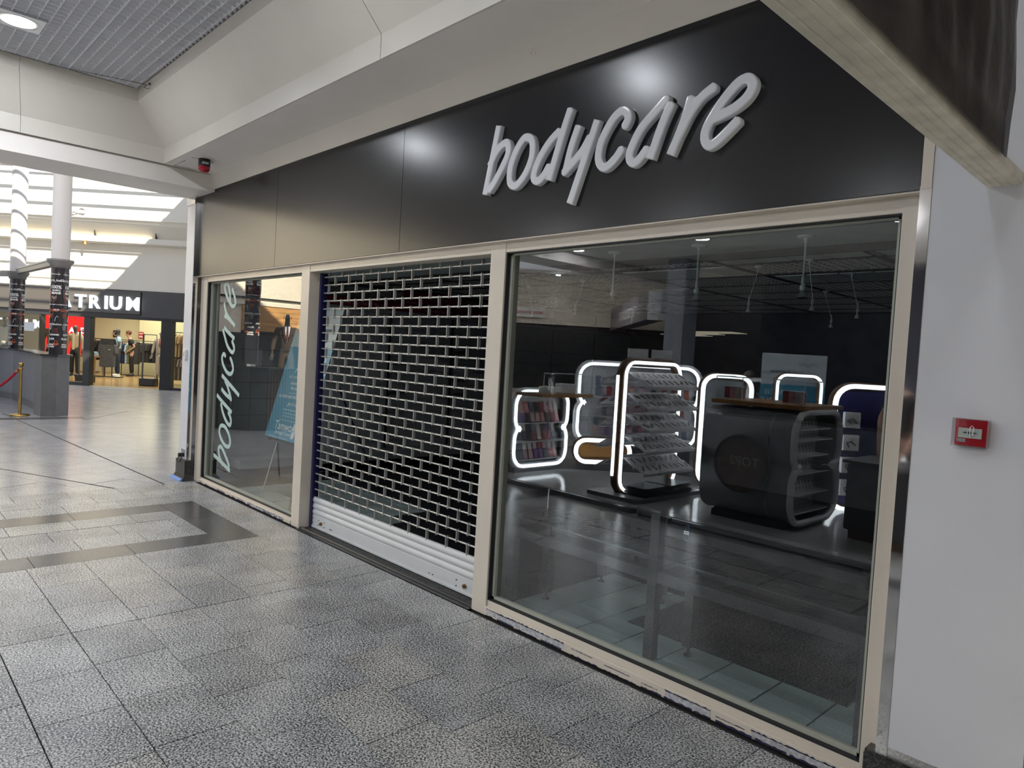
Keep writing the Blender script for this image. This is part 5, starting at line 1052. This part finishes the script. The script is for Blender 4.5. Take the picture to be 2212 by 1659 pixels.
# opposite fronts
of = semp('wall_far')
nb = mat('navy_front', (.014, .015, .034), .45, nz=.2, nscale=2); struct('shutter_housing', B().box(-2.9, 7.5, -9.25, -9.15, 0, 3.4), nb, of)
for k in range(30): struct('shutter_lath', B().box(-.2, 5.5, -9.15, -9.135, .1 + .095 * k, .185 + .095 * k), nb, of)
struct('pier', B().box(-3.45, -3.10, -7.25, -6.85, 0, 3.35), mat('pier_grey', (.25, .27, .31), .45), of)
struct('dark_front', B().box(-9.2, -2.9, -12.2, -12.1, 0, 2.5).box(-9, -2.9, -12.3, -12.2, 0, 4.5).box(-2.95, -2.85, -12.1, -9.2, 0, 3.3), nb, of)
a_, c_ = Vector((-10.9, -7.6, 0)), Vector((-6.6, -12.1, 0))
for z0, z1, th, m, nm in ((2.55, 3.7, .2, acream, 'upper_wall'), (2.44, 2.55, .3, acream, 'cornice'), (3.66, 3.74, .9, white, 'light_shelf'), (0, 2.44, .1, mat('front_black', (.015, .015, .018), .3), 'dark_glazing')):
    b = B(); b.beam(a_ + Vector((0, 0, (z0 + z1) / 2)), c_ + Vector((0, 0, (z0 + z1) / 2)), th, z1 - z0); struct(nm, b, m, of)
t = thing('street_name_sign', 'white Mercia Walk name plate on the cream wall, reflected in the big window', 'sign', (-9.05, -9.2, 2.62), math.atan2(-4.5, 4.3) + PI)
obj('plate', B().prism([(-.42, 0), (-.36, -.03), (.36, -.03), (.42, 0), (.42, .18), (.36, .21), (-.36, .21), (-.42, .18)], Matrix(((1, 0, 0, 0), (0, 0, -1, 0), (0, 1, 0, 0), (0, 0, 0, 1))), .03), white, t); obj('lettering', text_mesh('MERCIA WALK', .11, 0, .002, M=Matrix(((1, 0, 0, 0), (0, 0, -1, -.033), (0, 1, 0, .045), (0, 0, 0, 1))), align='CENTER', mat_=mat('sign_red', (.35, .02, .03), .5)), None, t)
for dx in (-.55, .55):
    p = Vector((-9.05, -9.2, 3.6)) + (c_ - a_).normalized() * dx * 1.2 + Vector((.28, .26, 0)); o = obj('recessed_spotlight', B().cyl(p, p + Vector((0, 0, .02)), .06, 16), dlm); tag(o, 'small recessed spotlight over the reflected name plate, %s one' % ('nearer' if dx > 0 else 'farther'), 'ceiling light', 'spotlights over the name plate')
    l = bpy.data.lights.new('wall_washer', 'SPOT'); lo_ = bpy.data.objects.new('wall_washer', l); COL.objects.link(lo_); l.energy = 12; l.spot_size = 1.2; lo_.location = p - Vector((0, 0, .02)); lo_.rotation_euler = Vector((-.25, -.25, -1)).to_track_quat('-Z', 'Y').to_euler()
area('shop_or_fill_light', (-6.4, -7.6, 3.3), (-.2, -.35, -1), 3, 1.5, 90)  # added fill lamp, put here to brighten the fragrance sign
n_, f_ = Vector((-3.9, -6.98, 0)), Vector((-7.48, -10.48, 0)); dv = (f_ - n_).normalized(); nv = Vector((-dv.y, dv.x, 0))
t = thing('projecting_shop_sign', 'dark grey projecting fascia of The Fragrance Shop, reflected in the big window', 'sign', (-3.9, -6.98, 2.36), math.atan2(dv.y, dv.x) + PI)
# local +x points back towards the near end
obj('sign_box', B().box(-5.0, 0, -.3, 0, 0, .5), mat('sign_slate', (.20, .19, .22), .35), t, .01); obj('end_face', B().box(0, .02, -.3, .0, .0, .5), gside, t)
for s_, M_ in ((1, Matrix(((-1, 0, 0, -.35), (0, 0, 1, .006), (0, 1, 0, .14), (0, 0, 0, 1)))), (-1, Matrix(((1, 0, 0, -4.4), (0, 0, -1, -.306), (0, 1, 0, .14), (0, 0, 0, 1))))):
    obj('lettering', text_mesh('TheFragranceShop', .42, 0, .004, M=M_, mat_=mat('sign_pale', (.9, .9, .92), .4)), None, t)
for i, (x, y) in enumerate(((-4.1, -9.63), (-4.9, -10.2), (-5.6, -10.9))):
    o = obj('lit_ceiling_panel', B().box(-.5, .5, -.3, .3, 0, .01), emis('panel_cream', (1, .93, .7), 1.5)); o.location = (x, y, 2.3); tag(o, ['nearest', 'middle', 'farthest'][i] + ' lit ceiling panel of the fragrance shop, reflected', 'ceiling light', 'lit panels of the fragrance shop')
tp = Vector((0, 0, 1))
poster((-.75, -6.85, .45), Matrix(((-.72, 0, .69, 0), (.69, 0, .72, 0), (0, 1, 0, 0), (0, 0, 0, 1))), 'second council letting poster across the hall, reflected above the glasses stand', False)
struct('end_light_block', B().box(7.4, 7.5, -9.2, -1.5, 0, 3.35), nb, of)  # unseen wall added to cut daylight from the open right end
